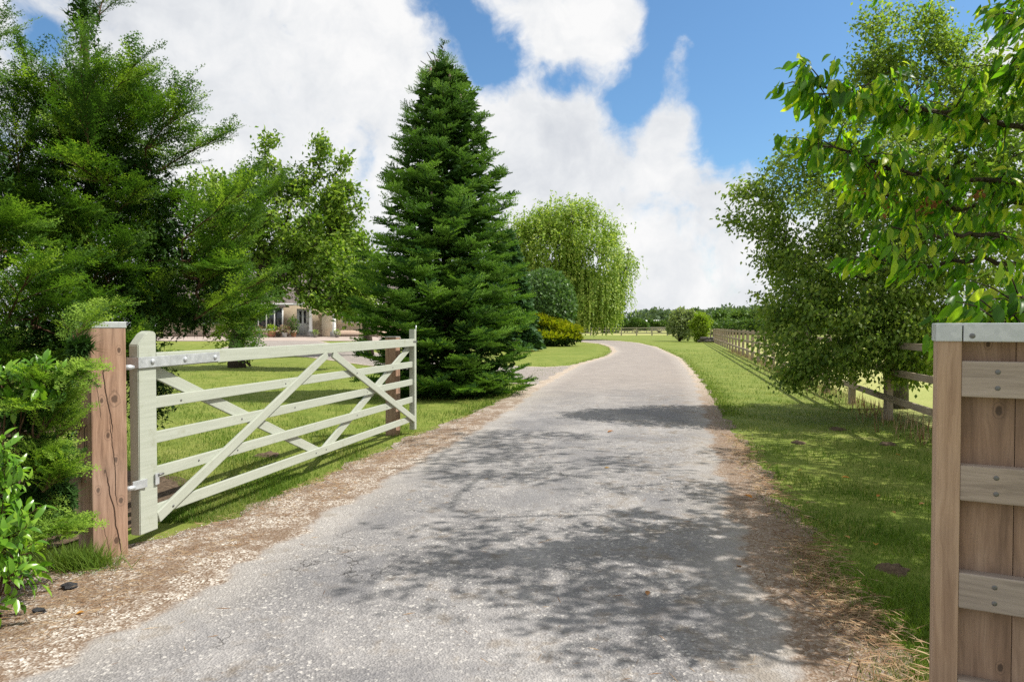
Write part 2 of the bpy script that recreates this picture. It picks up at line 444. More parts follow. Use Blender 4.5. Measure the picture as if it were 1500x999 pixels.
def brick_like(name, c1, c2, mortar, sx, rough=.85, offset=.5, bw=.225, rh=.075, axis='xz', vary=None):
    m, nt = new_mat(name); p = tcoord(nt); x, y, z = sep(nt, p)
    b = nt.nodes.new('ShaderNodeTexBrick'); b.offset = offset
    v = vec3(nt, x, z, 0.0) if axis == 'xz' else vec3(nt, x, y, 0.0)
    nt.links.new(v.s, b.inputs['Vector'])
    b.inputs['Color1'].default_value = c4(c1); b.inputs['Color2'].default_value = c4(c2); b.inputs['Mortar'].default_value = c4(mortar)
    b.inputs['Scale'].default_value = sx; b.inputs['Mortar Size'].default_value = .01
    b.inputs['Brick Width'].default_value = bw; b.inputs['Row Height'].default_value = rh
    n = noise(nt, p, 1.2, 5, .6)
    col = mix(nt, n * .5, E(nt, b.outputs[0]), mortar)
    surface(nt, col, rough, .2, height=E(nt, b.outputs[1]), strength=-.4, dist=.01)
    return m
M['brick'] = brick_like('buff_brick', (.42, .24, .16), (.5, .31, .2), (.5, .45, .38), 1)
M['paving'] = brick_like('pink_paving', (.36, .285, .245), (.43, .36, .31), (.3, .26, .235), 1, axis='xy', bw=.3, rh=.2)
M['roof'] = brick_like('brown_roof_tile', (.14, .115, .105), (.2, .165, .15), (.07, .06, .055), 1, bw=.25, rh=.3, axis='xy')

def lawn_mat():
    m, nt = new_mat('mown_lawn'); p = tcoord(nt)
    big = noise(nt, p, .35, 4, .6); midn = noise(nt, p, 2.2, 5, .62); fine = noise(nt, p, 60, 3, .7); vf = noise(nt, p, 14, 4, .7)
    col = ramp(nt, big * .4 + midn * .6, [(.3, (.1, .15, .02)), (.46, (.155, .2, .032)), (.6, (.225, .25, .055)), (.74, (.3, .285, .11))])
    col = mix(nt, sstep(nt, fine, .25, .75) * .5, col, mix(nt, .6, col, (.055, .09, .014)))
    col = mix(nt, sstep(nt, vf, .6, .8) * .4, col, (.3, .28, .1))
    surface(nt, col, .85, .15, height=fine * .6 + vf * .4, strength=.7, dist=.03)
    return m
M['lawn'] = lawn_mat()
def field_mat():
    m, nt = new_mat('dry_pasture'); p = tcoord(nt)
    a = noise(nt, p, .12, 5, .65); f = noise(nt, p, 9, 4, .7)
    col = ramp(nt, a * .6 + f * .4, [(.3, (.2, .25, .06)), (.5, (.31, .32, .11)), (.7, (.4, .37, .17))])
    surface(nt, col, .9, .1, height=f, strength=.6, dist=.05)
    return m
M['field'] = field_mat()

def drive_mat():
    m, nt = new_mat('worn_asphalt_and_gravel'); p = tcoord(nt)
    e = attr(nt, 'edge')
    x, y, z = sep(nt, p)
    # aggregate
    agg = voro(nt, p, 95, 'F1', 1); ag = sep(nt, agg)[0]; aggd = voro(nt, p, 95, 'F1', 0)
    agg2 = voro(nt, p, 75, 'F1', 1); ag2 = sep(nt, agg2)[1]
    big = noise(nt, p, .55, 5, .62); med = noise(nt, p, 2.6, 6, .68); blot = noise(nt, p, 7.5, 5, .7, .4)
    asph = ramp(nt, big * .5 + med * .5, [(.36, (.135, .131, .134)), (.5, (.215, .207, .206)), (.62, (.315, .303, .295))])
    asph = mix(nt, sstep(nt, ag, .55, 1.0) * .4, asph, (.43, .41, .39))
    asph = mix(nt, (1.0 - sstep(nt, ag, .0, .35)) * .42, asph, (.13, .125, .125))
    asph = mix(nt, op(nt, 'GREATER_THAN', ag2, .95) * .45, asph, (.66, .63, .58))
    # moss and dirt worn into the surface
    dirt = sstep(nt, blot * .55 + med * .45 + .015 + sstep(nt, x - y * .2, -1.0, 1.2) * .07, .53, .66) * .75
    asph = mix(nt, dirt, asph, (.155, .128, .1))
    # worn dark tarmac, weighted right to deepen the tree shade in colour
    pt = sstep(nt, noise(nt, p, .8, 4, .55, .8) + lin(nt, x - y * .2, -2.0, 1.6, -.06, .07), .5, .57)
    asph = mix(nt, pt * .55, asph, (.155, .153, .16))
    speck = sstep(nt, noise(nt, p, 26, 4, .75) * .6 + big * .4 + sstep(nt, x - y * .2, -.6, 1.2) * .05, .56, .65)
    asph = mix(nt, speck * .75, asph, (.1, .08, .066))
    pale = sstep(nt, noise(nt, vadd(nt, p, (5.0, 2.0, 0.0)), 1.1, 6, .7), .5, .68)
    asph = mix(nt, pale * .35, asph, (.41, .39, .375))
    # farther along, the surface becomes rolled brown grit
    far = sstep(nt, y + (big - .5) * 6.0, 10.0, 19.0)
    asph = mix(nt, far * .72, asph, mix(nt, med, (.2, .17, .148), (.36, .315, .275)))
    # cracks
    pw = vadd(nt, p, vscale(nt, vadd(nt, noise_col(nt, p, 5, 4), (-.5, -.5, -.5)), .35))
    cr = voro(nt, pw, 3.4, 'DISTANCE_TO_EDGE')
    cz = sstep(nt, noise(nt, vadd(nt, p, (3.1, .4, 0.0)), .7, 3, .5), .58, .64)
    crack = (1.0 - sstep(nt, cr, .002, .02)) * cz * (1.0 - far)
    asph = mix(nt, crack * .7, asph, (.045, .04, .036))
    # gravel shoulder
    st = voro(nt, p, 85, 'F1', 1); stc = sep(nt, st); std = voro(nt, p, 85, 'F1', 0)
    grav = ramp(nt, stc[0], [(0, (.13, .085, .055)), (.35, (.24, .185, .14)), (.7, (.4, .35, .295)), (1, (.62, .59, .54))])
    rside = sstep(nt, x - y * .22, .2, .7)
    mud = op(nt, 'MAXIMUM', sstep(nt, med * .55 + blot * .45, .42, .57), rside * .85 * (1.0 - sstep(nt, y, 14.0, 30.0)))
    grav = mix(nt, mud * .82, grav, (.155, .1, .062))
    grav = mix(nt, far * .5, grav, (.52, .44, .35))
    en = e + (med - .5) * .34 + (blot - .5) * .18
    fac = sstep(nt, en, -.05, .06)
    col = mix(nt, fac, grav, asph)
    dusty = sstep(nt, en, 0.02, .5) * -1.0 + 1.0
    col = mix(nt, dusty * fac * .3, col, (.45, .41, .36))
    hh = mix(nt, fac, std, aggd)
    h = sep(nt, hh)[0] + crack * -2.0
    surface(nt, col, .88, .25, height=h, strength=.55, dist=.012)
    return m
M['drive'] = drive_mat()

# ------------------------------------------------------------------ ground and drives
def ss(x, a, b):
    t = np.clip((np.asarray(x, dtype=float) - a) / (b - a), 0, 1); return t * t * (3 - 2 * t)
def hgt(x, y): return .68 * ss(y, 30, 48) * ss(-np.asarray(x, dtype=float), -1, 6)
def hz(x, y): return float(hgt(x, y))

def grid_sheet(name, X, Y, Z, mat, attrs=None, label=None):
    r, c = X.shape
    V = np.stack([X, Y, Z], -1).reshape(-1, 3)
    i = np.arange(r * c).reshape(r, c)
    Q = np.stack([i[:-1, :-1], i[:-1, 1:], i[1:, 1:], i[1:, :-1]], -1).reshape(-1, 4)
    o = bpy.data.objects.new(name, mesh_np(name, V, Q, mat, attrs, True)); place(o, None)
    o['kind'] = 'structure'
    return o

gx = np.concatenate([[-2500, -1200, -600, -300, -150, -90, -60], np.linspace(-40, 40, 61), [60, 90, 150, 300, 600, 1200, 2500]])
gy = np.concatenate([[-120, -60, -30], np.linspace(-12, 110, 123), [130, 160, 220, 320, 500, 900, 1600, 3000]])
X, Y = np.meshgrid(gx, gy)
grid_sheet('ground', X, Y, hgt(X, Y), M['lawn'])

def interp(tab, y): return np.interp(y, [a for a, _ in tab], [b for _, b in tab])
ASPH_L = [(-6, -4.3), (0, -2.75), (2.78, -1.92), (3.65, -1.68), (5.14, -1.39), (6.84, -1.03), (8.95, -.55), (12, .05), (14, .35), (17, .9), (25.4, 2.55), (33, 4.75), (39, 6.0), (48, 7.1), (57, 7.45), (63.6, 6.6), (65, 3), (66, -16), (100, -16)]
ASPH_R = [(-6, -.6), (0, .75), (2.78, 1.2), (3.9, 1.38), (5.33, 1.7), (8.95, 2.62), (15.8, 4.3), (21.6, 5.6), (30.9, 7.5), (48, 10), (60, 10.9), (68, 10.4), (73, 8.5), (75.4, 5), (76.5, -16), (100, -16)]
OUT_L = [(-6, -6.5), (0, -4.2), (2.78, -3.2), (4, -2.85), (5.14, -2.15), (6.84, -1.75), (8.95, -1.32), (11, -.75), (14, -.1), (17, .5), (25.4, 2.2), (33, 4.5), (39, 5.7), (48, 6.8), (57, 7.2), (63.3, 6.2), (64.6, 3), (65.6, -16), (100, -16)]
OUT_R = [(-6, 0), (0, 1.35), (2.78, 1.66), (3.9, 1.86), (5.33, 2.2), (8.95, 2.98), (15.8, 4.55), (21.6, 5.8), (30.9, 7.7), (48, 10.2), (60, 11.1), (68, 10.7), (73.4, 8.7), (75.8, 5), (77, -16), (100, -16)]

def wig(y, f, a, s):                                           # ragged edges
    y = np.asarray(y, dtype=float)
    return a * (np.sin(y * f + s) * .5 + np.sin(y * f * 2.7 + s * 2.1) * .3 + np.sin(y * f * 6.3 + s * .7) * .2)

ys = [-3.0]
while ys[-1] < 63: ys.append(ys[-1] + max(.045, abs(ys[-1]) * .012))
ys += list(np.linspace(63.2, 76.8, 60)); ys = np.array(ys)
NC = 64
xl = interp(OUT_L, ys) + wig(ys, 4.1, .12, .3); xr = interp(OUT_R, ys) + wig(ys, 3.7, .12, 1.9)
t = np.linspace(0, 1, NC)
X = xl[:, None] * (1 - t) + xr[:, None] * t; Y = np.repeat(ys[:, None], NC, 1)
al = interp(ASPH_L, ys)[:, None] + wig(ys, 5.3, .06, 2.0)[:, None]; ar = interp(ASPH_R, ys)[:, None] + wig(ys, 4.6, .1, 5.0)[:, None]
edge = np.minimum(X - al, ar - X)
crown = .02 * (1 - (2 * t - 1) ** 2)
edgeh = np.minimum(1, np.minimum(t, 1 - t) * 30) * .008
def drive_z(x, y): return .02
grid_sheet('driveway', X, Y, hgt(X, Y) * 1.0 + .004 + crown[None] + edgeh[None], M['drive'], {'edge': edge.ravel()})

# the arm that turns off to the house
xs = np.linspace(2.6, -16, 120)
y0 = np.interp(-xs, [-2.6, -1.2, 0, 4, 9, 12, 16], [17.4, 16.4, 17.2, 23, 31, 34, 36]); y1 = np.interp(-xs, [-2.6, -1.2, 0, 2, 4, 9, 12, 16], [25.6, 24.2, 24.8, 27.0, 30, 38, 42.5, 43])
t2 = np.linspace(0, 1, 30)
Y = y0[:, None] * (1 - t2) + y1[:, None] * t2 + (rng.random((120, 1)) - .5) * .1; X = np.repeat(xs[:, None], 30, 1)
grid_sheet('side_driveway', X[::-1], Y[::-1], hgt(X, Y)[::-1] + .011, M['drive'], {'edge': np.minimum(np.minimum(Y - y0[:, None], y1[:, None] - Y) - .25, 4.0)[::-1].ravel()})
# paved terrace before the house
Xp, Yp = np.meshgrid(np.linspace(-26, -4, 45), np.linspace(42.4, 52, 30))
grid_sheet('terrace', Xp, Yp, hgt(Xp, Yp) + .02, M['paving'])
# pasture beyond the fences
def fence_x(y): return 3.3 + .241 * y
yy = np.concatenate([np.linspace(-10, 61, 40)]); tt = np.concatenate([np.linspace(0, 1, 20) ** 2 * 400])
X = fence_x(yy)[:, None] + .35 + tt[None]; Y = np.repeat(yy[:, None], 20, 1)
grid_sheet('paddock', X, Y, 0 * X + .006, M['field'])
X, Y = np.meshgrid(np.linspace(-300, 400, 20), np.linspace(108.5, 330, 12)); grid_sheet('pasture', X, Y, 0 * X + .008, M['field'])

b_ = MB(); a = np.linspace(0, 6.283, 60, endpoint=False); rr = 1 + wig(a, 3.0, .05, 1.0) + wig(a, 11.0, .03, .4)
V = np.vstack([[(-4.75, 5.3, .012)], np.stack([-4.75 + 2.05 * rr * np.cos(a), 5.3 + 1.75 * rr * np.sin(a), np.full(60, .009)], 1)])
b_.add(V, np.array([(0, 1 + k, 1 + (k + 1) % 60) for k in range(60)])); b_.build('planting_bed', M['soil'], None, 'structure')

# ------------------------------------------------------------------ timbers
_bev = {}
def bevel_mesh(sx, sy, sz, b, mat, name):
    key = (round(sx, 4), round(sy, 4), round(sz, 4), b, mat.name, name)
    if key in _bev: return _bev[key]
    bm = bmesh.new(); bmesh.ops.create_cube(bm, size=1); bmesh.ops.scale(bm, vec=(sx, sy, sz), verts=bm.verts)
    if b: bmesh.ops.bevel(bm, geom=list(bm.edges), offset=b, segments=2, affect='EDGES', profile=.6)
    me = bpy.data.meshes.new(name); bm.to_mesh(me); bm.free(); me.materials.append(mat)
    _bev[key] = me; return me

def beam(name, p0, p1, th, hg, mat, parent=None, up=(0, 0, 1), bev=.004):
    """a bar from p0 to p1; local x runs along it, th across, hg along up"""
    p0, p1 = Vector(p0), Vector(p1); ax = (p1 - p0); L = ax.length; ax.normalize()
    y = Vector(up).cross(ax).normalized(); z = ax.cross(y)
    o = bpy.data.objects.new(name, bevel_mesh(L, th, hg, bev, mat, name))
    Wd = Matrix.Translation((p0 + p1) / 2) @ Matrix((ax, y, z)).transposed().to_4x4()
    return place(o, parent, Wd)

def upright(name, base, top, w, dpt, ang, mat, parent=None, bev=.005):
    """a post; local z runs up, local x at angle ang in plan"""
    o = bpy.data.objects.new(name, bevel_mesh(w, dpt, top - base[2], bev, mat, name))
    Wd = Matrix.Translation((base[0], base[1], (base[2] + top) / 2)) @ Matrix.Rotation(ang, 4, 'Z')
    return place(o, parent, Wd)

def knob(name, p, axis, r, L, mat, parent, sides=10):
    ax = Vector(axis).normalized(); p = Vector(p)
    V, T = tube_np([(0, 0, 0), (0, 0, L * .6), (0, 0, L)], [r, r, r * .6], sides)
    me = mesh_np(name, V, T, mat)
    return place(bpy.data.objects.new(name, me), parent, Matrix.Translation(p) @ ax.to_track_quat('Z', 'Y').to_matrix().to_4x4())

# ---- the gate
GO = Vector((-2.442, 4.40, 0)); GD = Vector((.225, .974, 0)).normalized(); GN = Vector((GD.y, -GD.x, 0))   # along, and out towards the drive
def gp(u, v, w=0.0): return GO + GD * u + GN * w + Vector((0, 0, v))
GL = 4.95
gate = thing('field_gate', 'sage green five bar timber field gate swung open beside the drive', 'gate', tuple(gp(0, 0)))
pm = M['paint']
# hinge stile with a sloped, rounded head
prof = [(0, .095), (.16, .095), (.16, 1.40), (.145, 1.415), (.11, 1.42), (.065, 1.40), (0, 1.33)]
def stile(name, prof, th):
    bm = bmesh.new()
    f = bm.faces.new([bm.verts.new((u, -th / 2, v)) for u, v in prof])
    r = bmesh.ops.extrude_face_region(bm, geom=[f]); bmesh.ops.translate(bm, vec=(0, th, 0), verts=[x for x in r['geom'] if isinstance(x, bmesh.types.BMVert)])
    bmesh.ops.recalc_face_normals(bm, faces=bm.faces)
    bmesh.ops.bevel(bm, geom=list(bm.edges), offset=.005, segments=2, affect='EDGES')
    me = bpy.data.meshes.new(name); bm.to_mesh(me); bm.free(); me.materials.append(pm)
    Wd = Matrix.Translation(GO) @ Matrix((GD, -GN, Vector((0, 0, 1)))).transposed().to_4x4()
    return place(bpy.data.objects.new(name, me), gate, Wd)
stile('hinge_stile', prof, .072)
stile('latch_stile', [(GL - .075, .06), (GL, .06), (GL, 1.41), (GL - .075, 1.41)], .075)
def bar(u0, v0, u1, v1, h, th, w=0, name='rail', bev=.005): return beam(name, gp(u0, v0, w), gp(u1, v1, w), th, h, pm, gate, bev=bev)
bar(.158, 1.225, GL - .06, 1.232, .098, .075, name='top_rail')
for v in (.94, .705, .47, .215): bar(.15, v, GL - .06, v, .078, .026)
for a in ((.165, .17, 2.50, 1.17), (GL - .06, .20, 2.62, 1.17)): bar(a[0], a[1], a[2], a[3], .078, .024, .0265, 'front_brace')
for a in ((.17, 1.16, 2.42, .20), (2.50, .20, GL - .12, 1.16)): bar(a[0], a[1], a[2], a[3], .085, .024, -.0265, 'back_brace')
# ironwork
sb = beam('hinge_strap', gp(-.012, 1.215, .0465), gp(.80, 1.222, .0465), .007, .07, M['galv'], gate, bev=.002)
beam('strap_band', gp(-.006, 1.215, .047), gp(-.006, 1.215, -.047), .007, .07, M['galv'], gate, bev=.002)
for u in (.11, .42, .745): knob('bolt', gp(u, 1.218, .049), GN, .017, .012, M['galv'], gate)
beam('lower_hinge', gp(-.055, .43, .03), gp(.05, .43, .047), .012, .055, M['galv'], gate, bev=.002)
beam('hinge_plate', gp(.125, .435, .046), gp(.16, .435, .046), .008, .075, M['galv'], gate, bev=.002)
knob('hinge_pin', gp(.15, .46, .05), GD, .009, .05, M['bolt'], gate)
for u, v in ((.42, .93), (1.02, .47), (1.12, .705), (1.72, .94), (1.92, .705), (2.3, .215), (2.5, .215), (3.15, .94), (3.4, .705), (3.95, .47), (4.2, .94), (3.2, .47), (.6, .47), (.3, .215), (1.5, .705)):
    w = .0405 if (u, v) in ((1.02, .47), (1.72, .94), (3.15, .94), (3.4, .705), (3.95, .47), (.3, .215)) else .013
    knob('screw', gp(u, v, w), GN, .008, .005, M['bolt'], gate, 8)
V, T = tube_np([gp(GL + .006, 1.24, .02), gp(GL + .012, 1.3, .02), gp(GL + .03, 1.42, .02), gp(GL + .035, 1.46, .02)], .008, 6)
b_ = MB(); b_.add(V, T); b_.build('latch_lever', M['galv'], gate)
beam('latch_plate', gp(GL - .11, 1.245, .04), gp(GL + .02, 1.245, .04), .006, .02, M['bolt'], gate, bev=.001)

# ---- the hanging post: square larch, metal cap
PA = R(54); PC = Vector((-.6178 * 4.12, 4.12, 0)); fx = Vector((math.cos(PA), math.sin(PA), 0)); fy = Vector((-math.sin(PA), math.cos(PA), 0))
pctr = PC + fx * .103 + fy * .103
post = thing('gate_post', 'thick square timber gate post with metal cap, split by long cracks, hung with the gate', 'gate post', tuple(pctr))
upright('shaft', (pctr.x, pctr.y, -.4), 1.45, .206, .206, PA, M['post_wood'], post, .008)
# the shaft's material counts local z from the middle of the shaft
bb = upright('cap', (pctr.x, pctr.y, 1.440), 1.478, .212, .212, PA, M['galv'], post, .003)
for k in range(2):
    hp = PC + fx * .212 + fy * .03
    knob('hinge_pin', (hp.x, hp.y - .01, 1.19 if k == 0 else .42), fx, .017, .06, M['galv'], post)
# the latch post that the far end of the gate rests on
lp = gp(GL - .2, 0, -.22)
lpost = thing('gate_stop', 'squat brown timber post behind the far end of the open gate', 'post', tuple(lp))
upright('shaft', (lp.x, lp.y, -.3), 1.30, .15, .15, math.atan2(GD.y, GD.x), M['post_wood'], lpost, .006)
upright('cap', (lp.x, lp.y, 1.302), 1.315, .156, .156, math.atan2(GD.y, GD.x), M['greypot'], lpost, .003)

# wing rails behind the yew
wd = Vector((-.62, -.785, 0)).normalized(); ws = PC + fy * .17
wing = thing('wing_fence', 'dark horizontal rail fence half hidden in the yew behind the capped gate post', 'fence', tuple(ws))
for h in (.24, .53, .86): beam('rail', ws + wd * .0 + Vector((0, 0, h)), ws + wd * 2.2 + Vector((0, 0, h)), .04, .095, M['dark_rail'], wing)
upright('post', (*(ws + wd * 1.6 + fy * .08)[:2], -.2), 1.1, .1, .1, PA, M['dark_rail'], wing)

# ---- boarded wing panel and its post, close on the other side
QD = Vector((.892, -.452, 0)).normalized(); QN = Vector((QD.y, -QD.x, 0))      # along towards the camera; QN faces the drive
Q0 = spot(1372, 478, 2.2); Q0.z = 0
def qp(u, v, w=0.0): return Q0 + QD * u + QN * w + Vector((0, 0, v))
qa = math.atan2(QD.y, QD.x)
panel = thing('boarded_gate', 'brown vertical boarded gate with four grey battens under a galvanised capping strip', 'gate', tuple(qp(0, 0)))
c = qp(.033, 0, -.035); upright('end_post', (c.x, c.y, .05), 1.405, .066, .13, qa, M['jamb_wood'], panel, .004)
u = .068
for k in range(12):
    wd_ = .145; c = qp(u + wd_ / 2, 0, -.03); upright('board', (c.x, c.y, .06), 1.41, wd_ - .0016, .024, qa, M['board_wood'], panel, .002); u += wd_
UE = u
for v, in ((1.285,), (.957,), (.616,), (.275,)):
    beam('batten', qp(.066, v, .006), qp(UE, v, .006), .046, .112, M['batten_wood'], panel, bev=.004)
    for uu in (.16, .62, 1.2):
        for dv in (.024, -.026): knob('bolt', qp(uu, v + dv, .0285), QN, .0075, .002, M['bolt'], panel, 10)
c0, c1 = qp(-.005, 1.431, -.035), qp(.0655, 1.431, -.035); beam('cap', c0, c1, .142, .058, M['galv'], panel, bev=.003)
c0, c1 = qp(.0685, 1.431, -.02), qp(UE, 1.431, -.02); beam('capping_strip', c0, c1, .112, .058, M['galv'], panel, bev=.003)
knob('bolt', qp(.092, 1.42, .036), QN, .008, .003, M['bolt'], panel, 10)

# ---- post and rail fences
def fence(name, pts, label, mat, top, rails, pw=.1, rw=.04, rh=.09, group=None):
    f = thing(name, label, 'fence', tuple(pts[0]), group)
    me = bevel_mesh(pw, pw, top + .3, .006, mat, 'post')
    # posts are boxes along local x so the grain runs up
    me = bevel_mesh(top + .3, pw, pw, .006, mat, 'post')
    for i, p in enumerate(pts):
        o = bpy.data.objects.new('post', me)
        lean = Matrix.Rotation(rng.normal(0, .012), 4, 'Z') @ Matrix.Rotation(rng.normal(0, .01), 4, 'X')
        place(o, f, Matrix.Translation((p.x, p.y, p.z + (top - .3) / 2 + rng.normal(0, .015))) @ lean @ Matrix.Rotation(R(-90), 4, 'Y'))
    for i in range(0, len(pts) - 1):
        d_ = (pts[i + 1] - pts[i]).normalized(); n_ = Vector((d_.y, -d_.x, 0)) * -1
        if n_.x > 0: n_ = -n_
        for v in rails:
            s_ = rng.normal(0, .008, 2)
            off = n_ * (pw / 2 + rw / 2 + .002)
            a, b = pts[i] + off + Vector((0, 0, v + s_[0])), pts[i + 1] + off + Vector((0, 0, v + s_[1]))
            beam('rail', a + d_ * .003, b - d_ * .003, rw, rh, mat, f, bev=0)
    return f
zs = [6.5, 8.5, 10.6] + list(np.arange(12.8, 61.5, 2.1))
fpts = [Vector((float(fence_x(z)), z, 0)) for z in zs]
fence('paddock_fence', fpts, 'three rail brown timber fence running from the leafy tree to the far bushes', M['fence_wood'], 1.26, (1.17, .77, .36))
cor = fpts[-1]
far0, far1 = Vector((26.5, 106, 0)), Vector((4.0, 106, 0))
pts = [cor.lerp(far0, k / 18) for k in range(1, 19)]
fence('corner_fence', pts, 'timber rail fence behind the lime green bush, turning off to the distant wood', M['fence_wood'], 1.26, (1.17, .77, .36))
pts = [far0.lerp(Vector((-14, 106, 0)), k / 17) for k in range(18)]
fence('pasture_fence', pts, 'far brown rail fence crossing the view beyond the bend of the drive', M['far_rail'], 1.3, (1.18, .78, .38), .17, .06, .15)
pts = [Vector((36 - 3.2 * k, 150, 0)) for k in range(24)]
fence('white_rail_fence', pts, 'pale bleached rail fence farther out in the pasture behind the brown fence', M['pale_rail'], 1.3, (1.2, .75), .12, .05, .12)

# ------------------------------------------------------------------ plant templates
def leaf_tmpl(L=1.0, Wd=.45, fold=.25, droop=.25, n=4):
    """a leaf along +y with a folded midrib, drooping tip"""
    V, T = [(0, 0, 0)], []
    for i in range(1, n):
        s = i / n; w = Wd / 2 * math.sin(math.pi * s ** .8) ** .8
        z = -droop * s * s
        V += [(-w, L * s, z + fold * w), (0, L * s, z), (w, L * s, z + fold * w)]
    V.append((0, L, -droop * 1.15))
    T += [(0, 2, 1), (0, 3, 2)]
    for i in range(n - 2):
        a = 1 + i * 3; b = a + 3
        T += [(a, a + 1, b + 1), (a, b + 1, b), (a + 1, a + 2, b + 2), (a + 1, b + 2, b + 1)]
    a = 1 + (n - 2) * 3; e = len(V) - 1
    T += [(a, a + 1, e), (a + 1, a + 2, e)]
    return np.array(V, dtype=float), np.array(T)
LEAF2 = (np.array([(0, 0, 0), (-.3, .5, .06), (0, 1, -.08), (.3, .5, .06), (0, .5, -.02)]), np.array([(0, 4, 1), (1, 4, 2), (0, 3, 4), (3, 2, 4)]))
LEAFQ = (np.array([(0, 0, 0), (-.32, .45, .05), (0, 1, -.05), (.32, .45, .05)]), np.array([(0, 2, 1), (0, 3, 2)]))
LEAF_THIN = (np.array([(0, 0, 0), (-.09, .45, 0), (0, 1, -.12), (.09, .45, 0)]), np.array([(0, 2, 1), (0, 3, 2)]))

def needle_line(p, d, side, up, L, gap, nl, nw, V, T, ang=62, jit=.25):
    """two ranks of flat needles along a twig"""
    n = max(2, int(L / gap))
    for i in range(n):
        s = (i + .5) / n
        for sg in (-1, 1):
            a = R(ang - 25 * s) ; q = p + d * (L * s)
            dirv = d * math.cos(a) + side * (sg * math.sin(a)) + up * (random.gauss(.12, jit))
            dirv = dirv / np.linalg.norm(dirv); l = nl * (1 - .45 * s) * random.uniform(.8, 1.15)
            b = len(V); w = d * (nw / 2)
            V += [q - w, q + w, q + dirv * l]; T.append((b, b + 1, b + 2))
    b = len(V); V += [p, p + side * .002, p + d * L]; T.append((b, b + 1, b + 2))

def yew_frond(n=6, L=.34, gap=.022, nl=.026, nw=.0125):
    V, T = [], []
    pts = []; p = np.zeros(3); d_ = np.array([0, 1., .1]); d_ /= np.linalg.norm(d_)
    bend = random.uniform(-.05, .25)
    for i in range(n + 1):
        pts.append((p.copy(), d_.copy())); p = p + d_ * (L / n)
        d_ = d_ + np.array([random.gauss(0, .05), 0, -bend / n]); d_ /= np.linalg.norm(d_)
    upv = np.array([0, 0, 1.])
    for i, (q, dd) in enumerate(pts[:-1]):
        side = np.cross(dd, upv); side /= np.linalg.norm(side); u_ = np.cross(side, dd)
        if i >= 1:
            for sg in (-1, 1):
                if random.random() < .12: continue
                l = L * .5 * (1 - .72 * i / n) * random.uniform(.65, 1.2)
                a = R(random.uniform(40, 62)); td = dd * math.cos(a) + side * sg * math.sin(a) + u_ * random.gauss(.05, .14)
                td /= np.linalg.norm(td); ts = np.cross(td, u_); ts /= np.linalg.norm(ts)
                needle_line(q, td, ts, u_, l, gap, nl, nw, V, T)
        needle_line(q, dd, side, u_, L / n, gap, nl, nw, V, T)
    return np.array(V), np.array(T)
YEW = [yew_frond(6, random.uniform(.21, .29)) for _ in range(6)]

def fir_shoot(p, d_, side, up, L, V, T, nl=.058):
    n = max(2, int(L / .036))
    for i in range(n):
        s = (i + .3) / n; q = p + d_ * (L * s)
        for a in (-72, 0, 72):
            a = R(a + random.uniform(-24, 24))
            out = side * math.sin(a) + up * math.cos(a); dv = out * .8 + d_ * .7
            dv /= np.linalg.norm(dv); b = len(V); w = np.cross(dv, d_); w = w / (np.linalg.norm(w) + 1e-9) * .012
            l = nl * (1 - .3 * s) * random.uniform(.8, 1.15)
            V += [q - w, q + w, q + dv * l]; T.append((b, b + 1, b + 2))

def fir_fan(L=.42, k=3):
    V, T = [], []; d_ = np.array([0, 1., 0]); sd = np.array([1., 0, 0]); up_ = np.array([0, 0, 1.])
    fir_shoot(np.zeros(3), d_, sd, up_, L, V, T)
    for i in range(k):
        s = .15 + .7 * i / k
        for sg in (-1, 1):
            a = R(random.uniform(42, 60)); td = d_ * math.cos(a) + sd * sg * math.sin(a) + up_ * random.uniform(-.1, .2)
            td /= np.linalg.norm(td); ts = np.cross(td, up_); ts /= np.linalg.norm(ts)
            fir_shoot(d_ * L * s, td, ts, np.cross(ts, td), L * (.62 - .42 * s) * random.uniform(.8, 1.2), V, T)
    return np.array(V), np.array(T)
FIR = [fir_fan(random.uniform(.36, .46)) for _ in range(4)]

# ------------------------------------------------------------------ trees
def ell(px, py, d, rx, ry, dz=None):
    """an ellipsoid of crown: centre and half sizes read off the photograph at distance d; dz its depth"""
    c = np.array(spot(px, py, d)); k = d / 1000
    return c, np.array([rx * k, (dz if dz else (rx + ry) / 2 * k), ry * k])

def sample(ells, n, shell=.5, keep_front=0.0):
    vol = np.array([np.prod(e[1]) ** (2 / 3) for e in ells]); pick = rng.choice(len(ells), n, p=vol / vol.sum())
    d_ = unit(rng.normal(size=(n, 3)))
    if keep_front:
        fl = (d_[:, 1] > 0) & (rng.random(n) < keep_front); d_[fl, 1] *= -1
    r = shell + (1 - shell) * rng.random(n) ** .6
    C = np.array([ells[i][0] for i in pick]); Rr = np.array([ells[i][1] for i in pick])
    return C + d_ * Rr * r[:, None], unit(d_ / Rr)

